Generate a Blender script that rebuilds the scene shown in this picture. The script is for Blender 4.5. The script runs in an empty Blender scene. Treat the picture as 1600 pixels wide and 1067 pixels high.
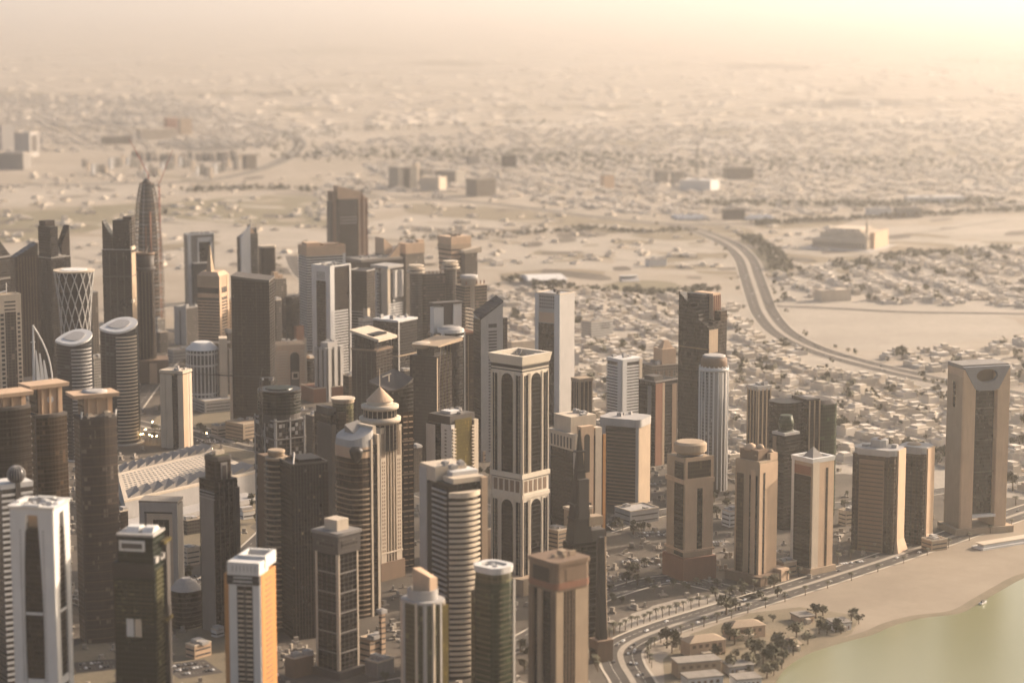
import bpy, math, random
import numpy as np
from mathutils import Vector
random.seed(7)
R = math.radians
# ------------------------------------------------------------------ camera, sky, sun, exposure
CAM_H = 540.0                       # the aircraft window is about this high over the bay
FOC = 3700.0                        # focal length in photograph pixels (1600 wide)
PITCH = math.atan(558.5 / FOC)      # horizon sits just above the frame
sc = bpy.context.scene
cd = bpy.data.cameras.new('camera')
cam = bpy.data.objects.new('camera', cd)
sc.collection.objects.link(cam)
cam.location = (0, 0, CAM_H)
cam.rotation_euler = (math.pi / 2 - PITCH, 0, 0)
cd.sensor_width = 36
cd.lens = 36 * FOC / 1600
cd.clip_start = 1
cd.clip_end = 400000
cd.dof.use_dof = True
cd.dof.focus_distance = 2400
cd.dof.aperture_fstop = 0.083 / 6.8
sc.camera = cam
HAZE = 5e-5

SUN_AZ, SUN_EL = R(60), R(23)       # azimuth clockwise from the view direction (+Y)
w = bpy.data.worlds.new('World')
sc.world = w
w.use_nodes = True
nt = w.node_tree
bgn = nt.nodes['Background']
sky = nt.nodes.new('ShaderNodeTexSky')
sky.sky_type = 'NISHITA'
sky.sun_disc = False
sky.sun_elevation = SUN_EL
sky.sun_rotation = SUN_AZ
sky.altitude = 0
sky.air_density = 1.0
sky.dust_density = 7.0
sky.ozone_density = 0.6
nt.links.new(sky.outputs[0], bgn.inputs[0])
bgn.inputs[1].default_value = 0.11
sd = bpy.data.lights.new('sun', 'SUN')
sun = bpy.data.objects.new('sun', sd)
sc.collection.objects.link(sun)
sd.energy = 5.0
sd.angle = R(1.5)
sd.color = (1.0, 0.80, 0.63)
sdir = Vector((math.sin(SUN_AZ) * math.cos(SUN_EL), math.cos(SUN_AZ) * math.cos(SUN_EL), math.sin(SUN_EL)))
sun.rotation_euler = sdir.to_track_quat('Z', 'Y').to_euler()
sun.location = (3000, 1000, 3000)
sc.view_settings.view_transform = 'Standard'
sc.view_settings.look = 'None'
sc.view_settings.gamma = 1
sc.view_settings.use_curve_mapping = False
sc.view_settings.exposure = 0.92
sc.render.engine = 'CYCLES'
sc.cycles.use_denoising = True
sc.cycles.max_bounces = 5
sc.cycles.diffuse_bounces = 2
sc.cycles.glossy_bounces = 2
sc.cycles.volume_bounces = 1
sc.cycles.use_light_tree = False

# ------------------------------------------------------------------ helpers: photograph rows and columns to ground metres
CT, ST = math.cos(PITCH), math.sin(PITCH)
def ray(u, v):
    a, b = (u - 800) / FOC, -(v - 533.5) / FOC
    return (a, CT + b * ST, -ST + b * CT)
def gp(u, v, z=0.0):
    d = ray(u, v)
    t = (z - CAM_H) / d[2]
    return (d[0] * t, d[1] * t)
def at_y(u, v, Y):
    d = ray(u, v)
    t = Y / d[1]
    return (d[0] * t, Y, CAM_H + d[2] * t)

# ------------------------------------------------------------------ mesh building
COL = sc.collection
class MB:
    def __init__(s):
        s.v, s.f = [], []
    def box(s, x0, x1, y0, y1, z0, z1):
        n = len(s.v)
        s.v += [(x0, y0, z0), (x1, y0, z0), (x1, y1, z0), (x0, y1, z0), (x0, y0, z1), (x1, y0, z1), (x1, y1, z1), (x0, y1, z1)]
        s.f += [tuple(n + i for i in q) for q in ((0, 3, 2, 1), (4, 5, 6, 7), (0, 1, 5, 4), (1, 2, 6, 5), (2, 3, 7, 6), (3, 0, 4, 7))]
        return s
    def prism(s, pts, z0, z1, top=None):
        n, k = len(s.v), len(pts)
        top = top or pts
        zt = z1 if isinstance(z1, (list, tuple)) else [z1] * k
        zb = z0 if isinstance(z0, (list, tuple)) else [z0] * k
        s.v += [(p[0], p[1], zb[i]) for i, p in enumerate(pts)] + [(p[0], p[1], zt[i]) for i, p in enumerate(top)]
        s.f += [tuple(n + i for i in reversed(range(k))), tuple(n + k + i for i in range(k))]
        s.f += [(n + i, n + (i + 1) % k, n + k + (i + 1) % k, n + k + i) for i in range(k)]
        return s
    def ring(s, po0, po1, pi, z0, z1):
        """an upstand: outer plan po0 at z0 to po1 at z1, inner plan pi"""
        n, k = len(s.v), len(pi)
        for pts, z in ((po0, z0), (po1, z1), (pi, z1), (pi, z0)):
            s.v += [(p[0], p[1], z) for p in pts]
        for j in range(4):
            a, b = n + j * k, n + ((j + 1) % 4) * k
            s.f += [(a + i, a + (i + 1) % k, b + (i + 1) % k, b + i) for i in range(k)]
        return s
    def lathe(s, prof, n=24, cx=0, cy=0, sx=1, sy=1, a0=0):
        b = len(s.v)
        for r, z in prof:
            s.v += [(cx + sx * r * math.cos(a0 + 2 * math.pi * i / n), cy + sy * r * math.sin(a0 + 2 * math.pi * i / n), z) for i in range(n)]
        for j in range(len(prof) - 1):
            s.f += [(b + j * n + i, b + j * n + (i + 1) % n, b + (j + 1) * n + (i + 1) % n, b + (j + 1) * n + i) for i in range(n)]
        s.f += [tuple(b + i for i in reversed(range(n))), tuple(b + (len(prof) - 1) * n + i for i in range(n))]
        return s
    def bar(s, p, q, r, n=4, r2=None):
        p, q = Vector(p), Vector(q)
        d = (q - p).normalized()
        x = d.orthogonal().normalized()
        y = d.cross(x)
        b = len(s.v)
        for c, rr in ((p, r), (q, r2 if r2 is not None else r)):
            s.v += [tuple(c + rr * (x * math.cos(2 * math.pi * (i + .5) / n) + y * math.sin(2 * math.pi * (i + .5) / n))) for i in range(n)]
        s.f += [(b + i, b + (i + 1) % n, b + n + (i + 1) % n, b + n + i) for i in range(n)]
        s.f += [tuple(b + i for i in reversed(range(n))), tuple(b + n + i for i in range(n))]
        return s
    def poly(s, pts):
        n = len(s.v)
        s.v += list(pts)
        s.f.append(tuple(range(n, n + len(pts))))
        return s
    def mesh(s, name, m, smooth=False):
        me = bpy.data.meshes.new(name)
        me.from_pydata(s.v, [], s.f)
        me.materials.append(m)
        if smooth:
            for p in me.polygons:
                p.use_smooth = len(p.vertices) == 4
        return me
def ob(name, mb, m, par=None, smooth=False, kind=None, label=None):
    me = mb.mesh(name, m, smooth) if isinstance(mb, MB) else mb
    o = bpy.data.objects.new(name, me)
    COL.objects.link(o)
    if par is not None:
        o.parent = par
    if kind:
        o['kind'] = kind
    if label:
        o['label'] = label
    return o
def tag(o, label, cat, group=None, kind=None):
    o['label'] = label
    if cat:
        o['category'] = cat
    if group:
        o['group'] = group
    if kind:
        o['kind'] = kind
    return o
def ell(rx, ry, n=28, cx=0, cy=0, a0=0.0, a1=2 * math.pi):
    full = abs(a1 - a0 - 2 * math.pi) < 1e-6
    k = n if full else n - 1
    return [(cx + rx * math.cos(a0 + (a1 - a0) * i / k), cy + ry * math.sin(a0 + (a1 - a0) * i / k)) for i in range(n)]
def scale_plan(pts, o):
    cx, cy = sum(p[0] for p in pts) / len(pts), sum(p[1] for p in pts) / len(pts)
    r = max(math.hypot(p[0] - cx, p[1] - cy) for p in pts)
    k = (r + o) / r
    return [(cx + (p[0] - cx) * k, cy + (p[1] - cy) * k) for p in pts]

# ------------------------------------------------------------------ procedural materials
class NB:
    def __init__(s, name):
        s.m = bpy.data.materials.new(name)
        s.m.use_nodes = True
        s.t = s.m.node_tree
        s.b = s.t.nodes['Principled BSDF']
    def n(s, kind, **kw):
        x = s.t.nodes.new(kind)
        for k, v in kw.items():
            setattr(x, k, v)
        return x
    def l(s, a, b):
        s.t.links.new(a, b)
    def math(s, op, a, b=None, c=None):
        x = s.n('ShaderNodeMath', operation=op)
        for i, q in enumerate((a, b, c)):
            if q is None:
                continue
            if isinstance(q, (int, float)):
                x.inputs[i].default_value = q
            else:
                s.l(q, x.inputs[i])
        return x.outputs[0]
    def mix(s, f, a, b):
        x = s.n('ShaderNodeMix', data_type='RGBA')
        for i, q in ((0, f), (6, a), (7, b)):
            if isinstance(q, (int, float)):
                x.inputs[i].default_value = q
            elif isinstance(q, tuple):
                x.inputs[i].default_value = (*q, 1)
            else:
                s.l(q, x.inputs[i])
        return x.outputs[2]
    def noise(s, scale, detail=3, vec=None, rough=0.5):
        x = s.n('ShaderNodeTexNoise')
        x.inputs['Scale'].default_value = scale
        x.inputs['Detail'].default_value = detail
        x.inputs['Roughness'].default_value = rough
        if vec is not None:
            s.l(vec, x.inputs['Vector'])
        return x.outputs['Fac']
    def ramp(s, f, lo, hi):
        x = s.n('ShaderNodeMapRange')
        s.l(f, x.inputs[0])
        x.inputs[1].default_value, x.inputs[2].default_value = lo, hi
        return x.outputs[0]
    def done(s, rough=0.8, spec=0.3, metal=0.0):
        s.b.inputs['Roughness'].default_value = rough
        s.b.inputs['Specular IOR Level'].default_value = spec
        s.b.inputs['Metallic'].default_value = metal
        return s.m
def lum(c, k):
    return tuple(min(1, x * k) for x in c)
def m_wall(name, c, var=0.18, rough=0.8, scale=0.06):
    """stone, plaster or concrete: cloudy tone, faint vertical streaks, some change from one building to the next"""
    s = NB(name)
    c = lum(c, .82)
    tc = s.n('ShaderNodeTexCoord')
    mp = s.n('ShaderNodeMapping')
    mp.inputs['Scale'].default_value = (1, 1, 0.12)
    s.l(tc.outputs['Object'], mp.inputs[0])
    f = s.math('ADD', s.math('MULTIPLY', s.noise(scale, 4, tc.outputs['Object']), 0.55), s.math('MULTIPLY', s.noise(0.5, 3, mp.outputs[0]), 0.45))
    f = s.ramp(f, 0.3, 0.7)
    s.l(s.mix(f, lum(c, 1 - var), lum(c, 1 + var * 0.6)), s.b.inputs['Base Color'])
    return s.done(rough, 0.25)
def m_glass(name, c, spandrel, fh=3.8, mw=1.6, ft=0.26, mt=0.14, rough=0.22, var=0.55, mull=None, spec=0.2):
    """curtain wall: floors of glass with spandrels and mullions, panes of slightly different tone"""
    s = NB(name)
    c, spandrel = lum(c, .32), lum(spandrel, .4)
    tc = s.n('ShaderNodeTexCoord')
    p = s.n('ShaderNodeSeparateXYZ')
    s.l(tc.outputs['Object'], p.inputs[0])
    nn = s.n('ShaderNodeSeparateXYZ')
    s.l(tc.outputs['Normal'], nn.inputs[0])
    ax, ay = s.math('ABSOLUTE', nn.outputs[0]), s.math('ABSOLUTE', nn.outputs[1])
    h = s.math('ADD', s.math('MULTIPLY', p.outputs[0], ay), s.math('MULTIPLY', p.outputs[1], ax))
    zf, hf = s.math('DIVIDE', p.outputs[2], fh), s.math('DIVIDE', h, mw)
    lf = s.math('LESS_THAN', s.math('FRACT', zf), ft)
    lm = s.math('LESS_THAN', s.math('FRACT', hf), mt)
    cv = s.n('ShaderNodeCombineXYZ')
    s.l(s.math('FLOOR', hf), cv.inputs[0])
    s.l(s.math('FLOOR', zf), cv.inputs[1])
    s.l(s.math('GREATER_THAN', ax, 0.7), cv.inputs[2])
    wn = s.n('ShaderNodeTexWhiteNoise')
    s.l(cv.outputs[0], wn.inputs[0])
    big = s.noise(0.035, 2, tc.outputs['Object'])
    t = s.math('ADD', s.math('MULTIPLY', wn.outputs['Value'], 0.55), s.math('MULTIPLY', s.ramp(big, 0.3, 0.7), 0.45))
    pane = s.mix(t, lum(c, 1 - var), lum(c, 1 + var))
    pane = s.mix(s.math('MULTIPLY', s.math('GREATER_THAN', wn.outputs['Value'], .94), .55), pane, lum(spandrel, 3.2))
    col = s.mix(lm, pane, mull or spandrel)
    col = s.mix(lf, col, spandrel)
    s.l(col, s.b.inputs['Base Color'])
    s.l(s.math('ADD', rough, s.math('MULTIPLY', s.math('MAXIMUM', lf, lm), 0.35)), s.b.inputs['Roughness'])
    s.b.inputs['Specular IOR Level'].default_value = spec
    return s.m
def m_plain(name, c, rough=0.6, spec=0.3, metal=0.0, emit=None):
    s = NB(name)
    f = s.ramp(s.noise(0.4, 3), 0.3, 0.7)
    s.l(s.mix(f, lum(c, 0.85), lum(c, 1.1)), s.b.inputs['Base Color'])
    if emit:
        s.b.inputs['Emission Color'].default_value = (*c, 1)
        s.b.inputs['Emission Strength'].default_value = emit
    return s.done(rough, spec, metal)
M = {}
M['cream'] = m_wall('cream_stone', (0.60, 0.50, 0.385))
M['white'] = m_wall('white_cladding', (0.66, 0.64, 0.61), 0.1)
M['pale'] = m_wall('pale_grey_stone', (0.42, 0.395, 0.37))
M['tan'] = m_wall('tan_stone', (0.40, 0.30, 0.205))
M['peach'] = m_wall('peach_stone', (0.56, 0.395, 0.265))
M['grey'] = m_wall('grey_concrete', (0.25, 0.23, 0.21))
M['dgrey'] = m_wall('dark_cladding', (0.085, 0.075, 0.068))
M['brown'] = m_wall('brown_stone', (0.20, 0.135, 0.09))
M['redbrown'] = m_wall('red_brown_stone', (0.25, 0.12, 0.075))
M['orange'] = m_wall('orange_panel', (0.50, 0.235, 0.075), 0.12)
M['gold'] = m_glass('gold_glass', (0.26, 0.20, 0.05), (0.15, 0.11, 0.03), 3.6, 2.0, 0.12, 0.08, 0.3, 0.3)
M['bluegrey'] = m_wall('blue_grey_cladding', (0.22, 0.22, 0.235))
M['ivory'] = m_wall('ivory_stone', (0.70, 0.61, 0.49), 0.12)
M['black'] = m_plain('black_recess', (0.022, 0.019, 0.017), 0.5)
M['roof'] = m_wall('roof_deck', (0.27, 0.24, 0.205), 0.3, 0.9, 0.15)
M['steel'] = m_plain('steel', (0.30, 0.28, 0.26), 0.45, 0.5, 0.3)
M['red'] = m_plain('red_paint', (0.33, 0.08, 0.05), 0.5)
M['gdark'] = m_glass('dark_glass', (0.022, 0.019, 0.018), (0.034, 0.029, 0.026), 3.8, 1.6, var=.4)
M['gblack'] = m_glass('black_glass', (0.016, 0.014, 0.013), (0.022, 0.019, 0.017), 3.8, 1.9, 0.2, 0.1)
M['gbrown'] = m_glass('brown_glass', (0.048, 0.035, 0.027), (0.066, 0.049, 0.038), 3.8, 2.2, 0.26)
M['gbronze'] = m_glass('bronze_glass', (0.070, 0.042, 0.023), (0.115, 0.074, 0.043), 3.8, 2.5, 0.28)
M['gblue'] = m_glass('blue_grey_glass', (0.055, 0.060, 0.068), (0.11, 0.11, 0.112), 3.8, 1.8, 0.3)
M['ggreen'] = m_glass('green_glass', (0.045, 0.075, 0.035), (0.075, 0.10, 0.05), 3.8, 2.6, 0.2)
M['gdgreen'] = m_glass('dark_green_glass', (0.022, 0.034, 0.024), (0.036, 0.046, 0.032), 3.8, 2.6, 0.2)
M['gtaupe'] = m_glass('taupe_glass', (0.15, 0.12, 0.10), (0.18, 0.145, 0.12), 3.9, 2.4, 0.2, 0.1, 0.35, 0.25)
M['golive'] = m_glass('olive_glass', (0.12, 0.115, 0.05), (0.20, 0.18, 0.10), 3.6, 3.0, 0.2)
M['gmid'] = m_glass('grey_glass', (0.10, 0.090, 0.082), (0.20, 0.175, 0.15), 3.6, 3.0, 0.42, 0.25)
M['punch'] = m_glass('punched_windows', (0.07, 0.06, 0.052), (0.44, 0.37, 0.29), 3.6, 3.4, 0.5, 0.5, 0.35)
M['punchw'] = m_glass('punched_windows_white', (0.09, 0.08, 0.072), (0.60, 0.55, 0.48), 3.6, 3.0, 0.46, 0.42, 0.35)
M['punchd'] = m_glass('punched_windows_dark', (0.035, 0.03, 0.026), (0.15, 0.115, 0.085), 3.6, 3.0, 0.4, 0.4, 0.35)
M['raw'] = m_glass('raw_concrete_frame', (0.05, 0.042, 0.035), (0.24, 0.195, 0.155), 3.6, 4.5, 0.3, 0.22, 0.7, 0.7)
# ------------------------------------------------------------------ a tower: an Empty on the ground, its parts in local metres
TOWERS = []
class Tower:
    """uL, uC, uR: where its outer edges and front corner stand in the photograph, vt the row of its top, vb the row of its
    foot on the ground. Local x runs along the front face, local y goes away from the viewer; a turns the plan."""
    def __init__(s, name, label, uL, uC, uR, vt, vb, a=45, depth=None, cat='skyscraper', group=None):
        X, Y = gp(uC, vb)
        s.Y0 = Y
        c = at_y(uC, vt, Y)
        s.H = c[2]
        s.mpp = (Y * CT + (CAM_H - s.H) * ST) / FOC
        phi = math.atan2(c[0], Y)
        ar = R(a)
        if a < 1:
            s.w = (uR - uL) * s.mpp
            s.d = depth or s.w
        else:
            s.w = (uR - uC) * s.mpp / math.cos(ar) if uR > uC else depth
            s.d = depth or (uC - uL) * s.mpp / math.sin(ar)
        s.a = ar - phi
        ca, sa = math.cos(s.a), math.sin(s.a)
        s.ca, s.sa = ca, sa
        cx, cy = c[0] + ca * s.w / 2 - sa * s.d / 2, Y + sa * s.w / 2 + ca * s.d / 2
        s.o = bpy.data.objects.new(name, None)
        COL.objects.link(s.o)
        s.o.location = (cx, cy, 0)
        s.o.rotation_euler = (0, 0, s.a)
        s.o.empty_display_size = 10
        tag(s.o, label, cat, group)
        s.c = (cx, cy)
        s.rng = random.Random(int(uL * 31 + vt))
        TOWERS.append((name, cx, cy, math.hypot(s.w, s.d) / 2))
    def z(s, v, fx=0.0, fy=0.0):
        """height of row v at plan fractions fx, fy (0, 0 is the front corner)"""
        if v is None:
            return 0.0
        x, y = (fx - .5) * s.w, (fy - .5) * s.d
        return at_y(800, v, s.c[1] + s.sa * x + s.ca * y)[2]
    def m(s, px):
        return px * s.mpp
    def X(s, f):
        return (f - .5) * s.w
    def Yl(s, f):
        return (f - .5) * s.d
    def rect(s, fx0=0, fx1=1, fy0=0, fy1=1, o=0):
        x0, x1, y0, y1 = s.X(fx0) - o, s.X(fx1) + o, s.Yl(fy0) - o, s.Yl(fy1) + o
        return [(x0, y0), (x1, y0), (x1, y1), (x0, y1)]
    def rrect(s, r=.25, o=0, fx0=0, fx1=1, fy0=0, fy1=1, k=5):
        q = s.rect(fx0, fx1, fy0, fy1, o)
        rr = r * min(q[1][0] - q[0][0], q[2][1] - q[1][1])
        out = []
        for (x, y), a0 in zip(((q[0][0] + rr, q[0][1] + rr), (q[1][0] - rr, q[1][1] + rr), (q[2][0] - rr, q[2][1] - rr), (q[3][0] + rr, q[3][1] - rr)), (math.pi, 1.5 * math.pi, 0, .5 * math.pi)):
            out += [(x + rr * math.cos(a0 + i * math.pi / 2 / k), y + rr * math.sin(a0 + i * math.pi / 2 / k)) for i in range(k + 1)]
        return out
    def add(s, name, mb, m, par=None, smooth=False, kind=None, label=None):
        return ob(name, mb, M[m], par or s.o, smooth, kind, label)
    def b(s, name, m, fx0, fx1, fy0, fy1, v0, v1=None, o=0.0, par=None, **k):
        """a block between plan fractions, from row v0 down to row v1 (None: the ground)"""
        q = s.rect(fx0, fx1, fy0, fy1, o)
        return s.add(name, MB().box(q[0][0], q[1][0], q[0][1], q[2][1], s.z(v1), s.z(v0)), m, par, **k)
    def p(s, name, m, pts, v0, v1=None, top=None, par=None, **k):
        z1 = [s.z(v) for v in v0] if isinstance(v0, (list, tuple)) else s.z(v0)
        return s.add(name, MB().prism(pts, s.z(v1), z1, top), m, par, **k)
    def fbox(s, face, s0, s1, z0, z1, out, inn=0.3):
        w, d = s.w / 2, s.d / 2
        if face == 'F':
            return (-w + s0 * s.w, -w + s1 * s.w, -d - out, -d + inn, z0, z1)
        if face == 'B':
            return (w - s1 * s.w, w - s0 * s.w, d - inn, d + out, z0, z1)
        if face == 'L':
            return (-w - out, -w + inn, d - s1 * s.d, d - s0 * s.d, z0, z1)
        return (w - inn, w + out, -d + s0 * s.d, -d + s1 * s.d, z0, z1)
    def f(s, name, m, face, s0, s1, v0, v1, out=.3, inn=.3, par=None, **k):
        """a panel on each face named in FACE (F front, L the face to its left, B, R behind them)"""
        r = None
        for c in face:
            r = s.add(name, MB().box(*s.fbox(c, s0, s1, s.z(v1), s.z(v0), out, inn)), m, par, **k)
        return r
    def fins(s, name, m, face, cs, wd, v0, v1, out=.6, inn=.3, par=None):
        for c in face:
            L = s.w if c in 'FB' else s.d
            for q in cs:
                s.add(name, MB().box(*s.fbox(c, q - wd / L / 2, q + wd / L / 2, s.z(v1), s.z(v0), out, inn)), m, par)
    def arch(s, name, m, face, s0, s1, v0, v1, out=.3, par=None, k=8):
        """a panel with a round head"""
        for c in face:
            L = s.w if c in 'FB' else s.d
            r = (s1 - s0) * L / 2
            zt, zb = s.z(v0), s.z(v1)
            prof = [(s0 * L, zb), (s1 * L, zb)] + [(s0 * L + r + r * math.cos(math.pi * i / k), zt - r + r * math.sin(math.pi * i / k)) for i in range(k + 1)]
            mb = MB()
            n = len(prof)
            for o in (out, -.3):
                for q, z in prof:
                    b = s.fbox(c, q / L, q / L, z, z, o)
                    mb.v.append({'F': (b[0], b[2], z), 'B': (b[0], b[3], z), 'L': (b[0], b[2], z), 'R': (b[1], b[2], z)}[c])
            mb.f += [tuple(range(n)), tuple(range(2 * n - 1, n - 1, -1))] + [(i, n + i, n + (i + 1) % n, (i + 1) % n) for i in range(n)]
            s.add(name, mb, m, par)
    def grid(s, name, m, face, s0, s1, v0, v1, nx, nz, kx=.5, kz=.5, out=.12):
        """small windows, too small to pick apart"""
        for c in face:
            mb = MB()
            z0, z1 = s.z(v1), s.z(v0)
            for i in range(nx):
                for j in range(nz):
                    a, e = s0 + (s1 - s0) * (i + .5 - kx / 2) / nx, s0 + (s1 - s0) * (i + .5 + kx / 2) / nx
                    mb.box(*s.fbox(c, a, e, z0 + (z1 - z0) * (j + .5 - kz / 2) / nz, z0 + (z1 - z0) * (j + .5 + kz / 2) / nz, out))
            s.add(name, mb, m, None, kind='stuff')
    def slabs(s, m, v0, v1, pitch=3.8, t=1.3, o=.8, plan=None, name='floor_band', par=None):
        """one band at each storey, each a part of its own; PLAN follows the body"""
        pts = scale_plan(plan, o) if plan else s.rect(o=o)
        me = MB().prism(pts, 0, t).mesh(name, M[m])
        z0, z1 = s.z(v1), s.z(v0)
        n = max(1, int((z1 - z0) / pitch))
        for i in range(n):
            q = ob(name, me, None, par or s.o)
            q.location.z = z0 + (i + .5) * (z1 - z0) / n
    def bands(s, m, face, s0, s1, v0, v1, pitch=3.8, t=1.4, out=.6, name='floor_band'):
        for c in face:
            z0, z1 = s.z(v1), s.z(v0)
            n = max(1, int((z1 - z0) / pitch))
            me = MB().box(*s.fbox(c, s0, s1, 0, t, out)).mesh(name, M[m])
            for i in range(n):
                q = ob(name, me, None, s.o)
                q.location.z = z0 + (i + .3) * (z1 - z0) / n
    def lathe(s, name, m, prof, n=28, cx=0, cy=0, sx=1, sy=1, par=None, smooth=True, **k):
        return s.add(name, MB().lathe([(r, s.z(v, .5 + cx / s.w, .5 + cy / s.d)) for r, v in prof], n, cx, cy, sx, sy), m, par, smooth, **k)
    def parapet(s, m, v0, h=2.0, o=0.2, flare=0, th=.8, plan=None, name='parapet', par=None):
        z = s.z(v0)
        if plan:
            a, b2, c = scale_plan(plan, o), scale_plan(plan, o + flare), scale_plan(plan, -th)
        else:
            a, b2, c = s.rect(o=o), s.rect(o=o + flare), s.rect(o=-th)
        return s.add(name, MB().ring(a, b2, c, z, z + h), m, par)
    def units(s, v, n=5, fx0=.15, fx1=.85, fy0=.15, fy1=.85, h=(1.5, 4), sz=(2, 6), m='pale'):
        """plant and lift housings on a roof"""
        z = s.z(v)
        for i in range(n):
            x, y = s.X(s.rng.uniform(fx0, fx1)), s.Yl(s.rng.uniform(fy0, fy1))
            a, b2, hh = s.rng.uniform(*sz) / 2, s.rng.uniform(*sz) / 2, s.rng.uniform(*h)
            mb = MB().box(x - a, x + a, y - b2, y + b2, z - .2, z + hh)
            if s.rng.random() < .5:
                mb.lathe([(min(a, b2) * .6, z + hh), (min(a, b2) * .6, z + hh + .7)], 8, x, y)
            s.add('roof_unit', mb, m)
    def bars(s, name, m, segs, r, n=4, par=None, **k):
        mb = MB()
        for p, q in segs:
            mb.bar(p, q, r, n)
        return s.add(name, mb, m, par, **k)
# ------------------------------------------------------------------ the setting: ground, sea, lots, lawns, roads
def m_ground():
    s = NB('dusty_ground')
    tc = s.n('ShaderNodeTexCoord')
    o = tc.outputs['Object']
    a = s.ramp(s.noise(0.0016, 6, o, .6), .38, .62)
    b = s.ramp(s.noise(0.012, 5, o, .65), .35, .65)
    c = s.ramp(s.noise(0.15, 3, o, .6), .3, .7)
    col = s.mix(a, (.24, .208, .168), (.33, .288, .238))
    col = s.mix(s.math('MULTIPLY', b, .55), col, (.19, .155, .11))
    col = s.mix(s.math('MULTIPLY', c, .3), col, (.33, .27, .205))
    s.l(col, s.b.inputs['Base Color'])
    return s.done(.95, .1)
def m_sand(name, c, c2, sc1=.02):
    s = NB(name)
    tc = s.n('ShaderNodeTexCoord')
    o = tc.outputs['Object']
    f = s.ramp(s.noise(sc1, 6, o, .62), .35, .65)
    g = s.ramp(s.noise(sc1 * 9, 4, o, .6), .3, .7)
    col = s.mix(f, c, c2)
    h = s.ramp(s.noise(sc1 * 30, 3, o, .6), .42, .62)
    col = s.mix(s.math('MULTIPLY', g, .35), col, lum(c, .68))
    col = s.mix(s.math('MULTIPLY', h, .22), col, lum(c2, 1.25))
    s.l(col, s.b.inputs['Base Color'])
    return s.done(.95, .1)
M['ground'] = m_ground()
M['sand'] = m_sand('pale_sand', (.265, .232, .19), (.34, .30, .25), .006)
M['beach'] = m_sand('beach_sand', (.30, .25, .19), (.215, .178, .135), .01)
M['yard'] = m_sand('paved_yard', (.07, .06, .048), (.13, .11, .088), .012)
M['lawn'] = m_sand('dry_lawn', (.14, .125, .08), (.20, .17, .115), .02)
M['scrub'] = m_sand('scrub', (.14, .118, .08), (.21, .172, .12), .012)
M['asphalt'] = m_sand('asphalt', (.062, .056, .05), (.09, .08, .07), .05)
M['kerb'] = m_plain('kerb_stone', (.42, .37, .30), .9)
M['paint'] = m_plain('road_paint', (.62, .58, .5), .7)
def m_water():
    s = NB('shallow_green_water')
    tc = s.n('ShaderNodeTexCoord')
    f = s.ramp(s.noise(.004, 3, tc.outputs['Object']), .3, .7)
    s.l(s.mix(f, (.17, .17, .085), (.205, .20, .11)), s.b.inputs['Base Color'])
    bp = s.n('ShaderNodeBump')
    bp.inputs['Strength'].default_value = .5
    bp.inputs['Distance'].default_value = .3
    s.l(s.noise(.25, 3, tc.outputs['Object']), bp.inputs['Height'])
    s.l(bp.outputs[0], s.b.inputs['Normal'])
    return s.done(.28, .5)
M['water'] = m_water()
def rough(pts, k=5, amp=.05, seed=0):
    rr = random.Random(seed + int(abs(pts[0][0])))
    out = []
    for i in range(len(pts)):
        (x0, y0), (x1, y1) = pts[i], pts[(i + 1) % len(pts)]
        L = math.hypot(x1 - x0, y1 - y0)
        for j in range(k):
            t = j / k
            a = amp * L * (0 if j == 0 else 1)
            out.append((x0 + (x1 - x0) * t + rr.uniform(-a, a), y0 + (y1 - y0) * t + rr.uniform(-a, a)))
    return out
def sheet(name, pts, z, m, par=None, kind='structure'):
    if name in ('lawn', 'sand_lot', 'field', 'dusty_yard', 'shore_lot'):
        pts = rough(smooth(pts + [pts[0]], 3)[:-1], 3, .09)
    return ob(name, MB().poly([(p[0], p[1], z) for p in pts]), M[m], par, kind=kind)
def px(*pts):
    return [gp(u, v) for u, v in pts]
def smooth(pts, k=6):
    pts = list(pts)
    out = []
    n = len(pts)
    for i in range(n - 1):
        p0, p1, p2, p3 = pts[max(0, i - 1)], pts[i], pts[i + 1], pts[min(n - 1, i + 2)]
        for j in range(k):
            t = j / k
            out.append(tuple(.5 * (2 * p1[c] + (p2[c] - p0[c]) * t + (2 * p0[c] - 5 * p1[c] + 4 * p2[c] - p3[c]) * t * t + (3 * p1[c] - p0[c] - 3 * p2[c] + p3[c]) * t ** 3) for c in (0, 1)))
    return out + [pts[-1]]
G = [-118000, -70000, -40000, -20000, -10000, -6000] + list(range(-4000, 4001, 500)) + [6000, 10000, 20000, 40000, 70000, 118000]
GY = [-6000, -2000] + list(range(0, 9001, 500)) + [12000, 16000, 24000, 40000, 70000, 118000]
mb = MB()
mb.v = [(x, y, 0) for y in GY for x in G]
mb.f = [(j * len(G) + i, j * len(G) + i + 1, (j + 1) * len(G) + i + 1, (j + 1) * len(G) + i) for j in range(len(GY) - 1) for i in range(len(G) - 1)]
ob('ground', mb, M['ground'], kind='structure')

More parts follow.
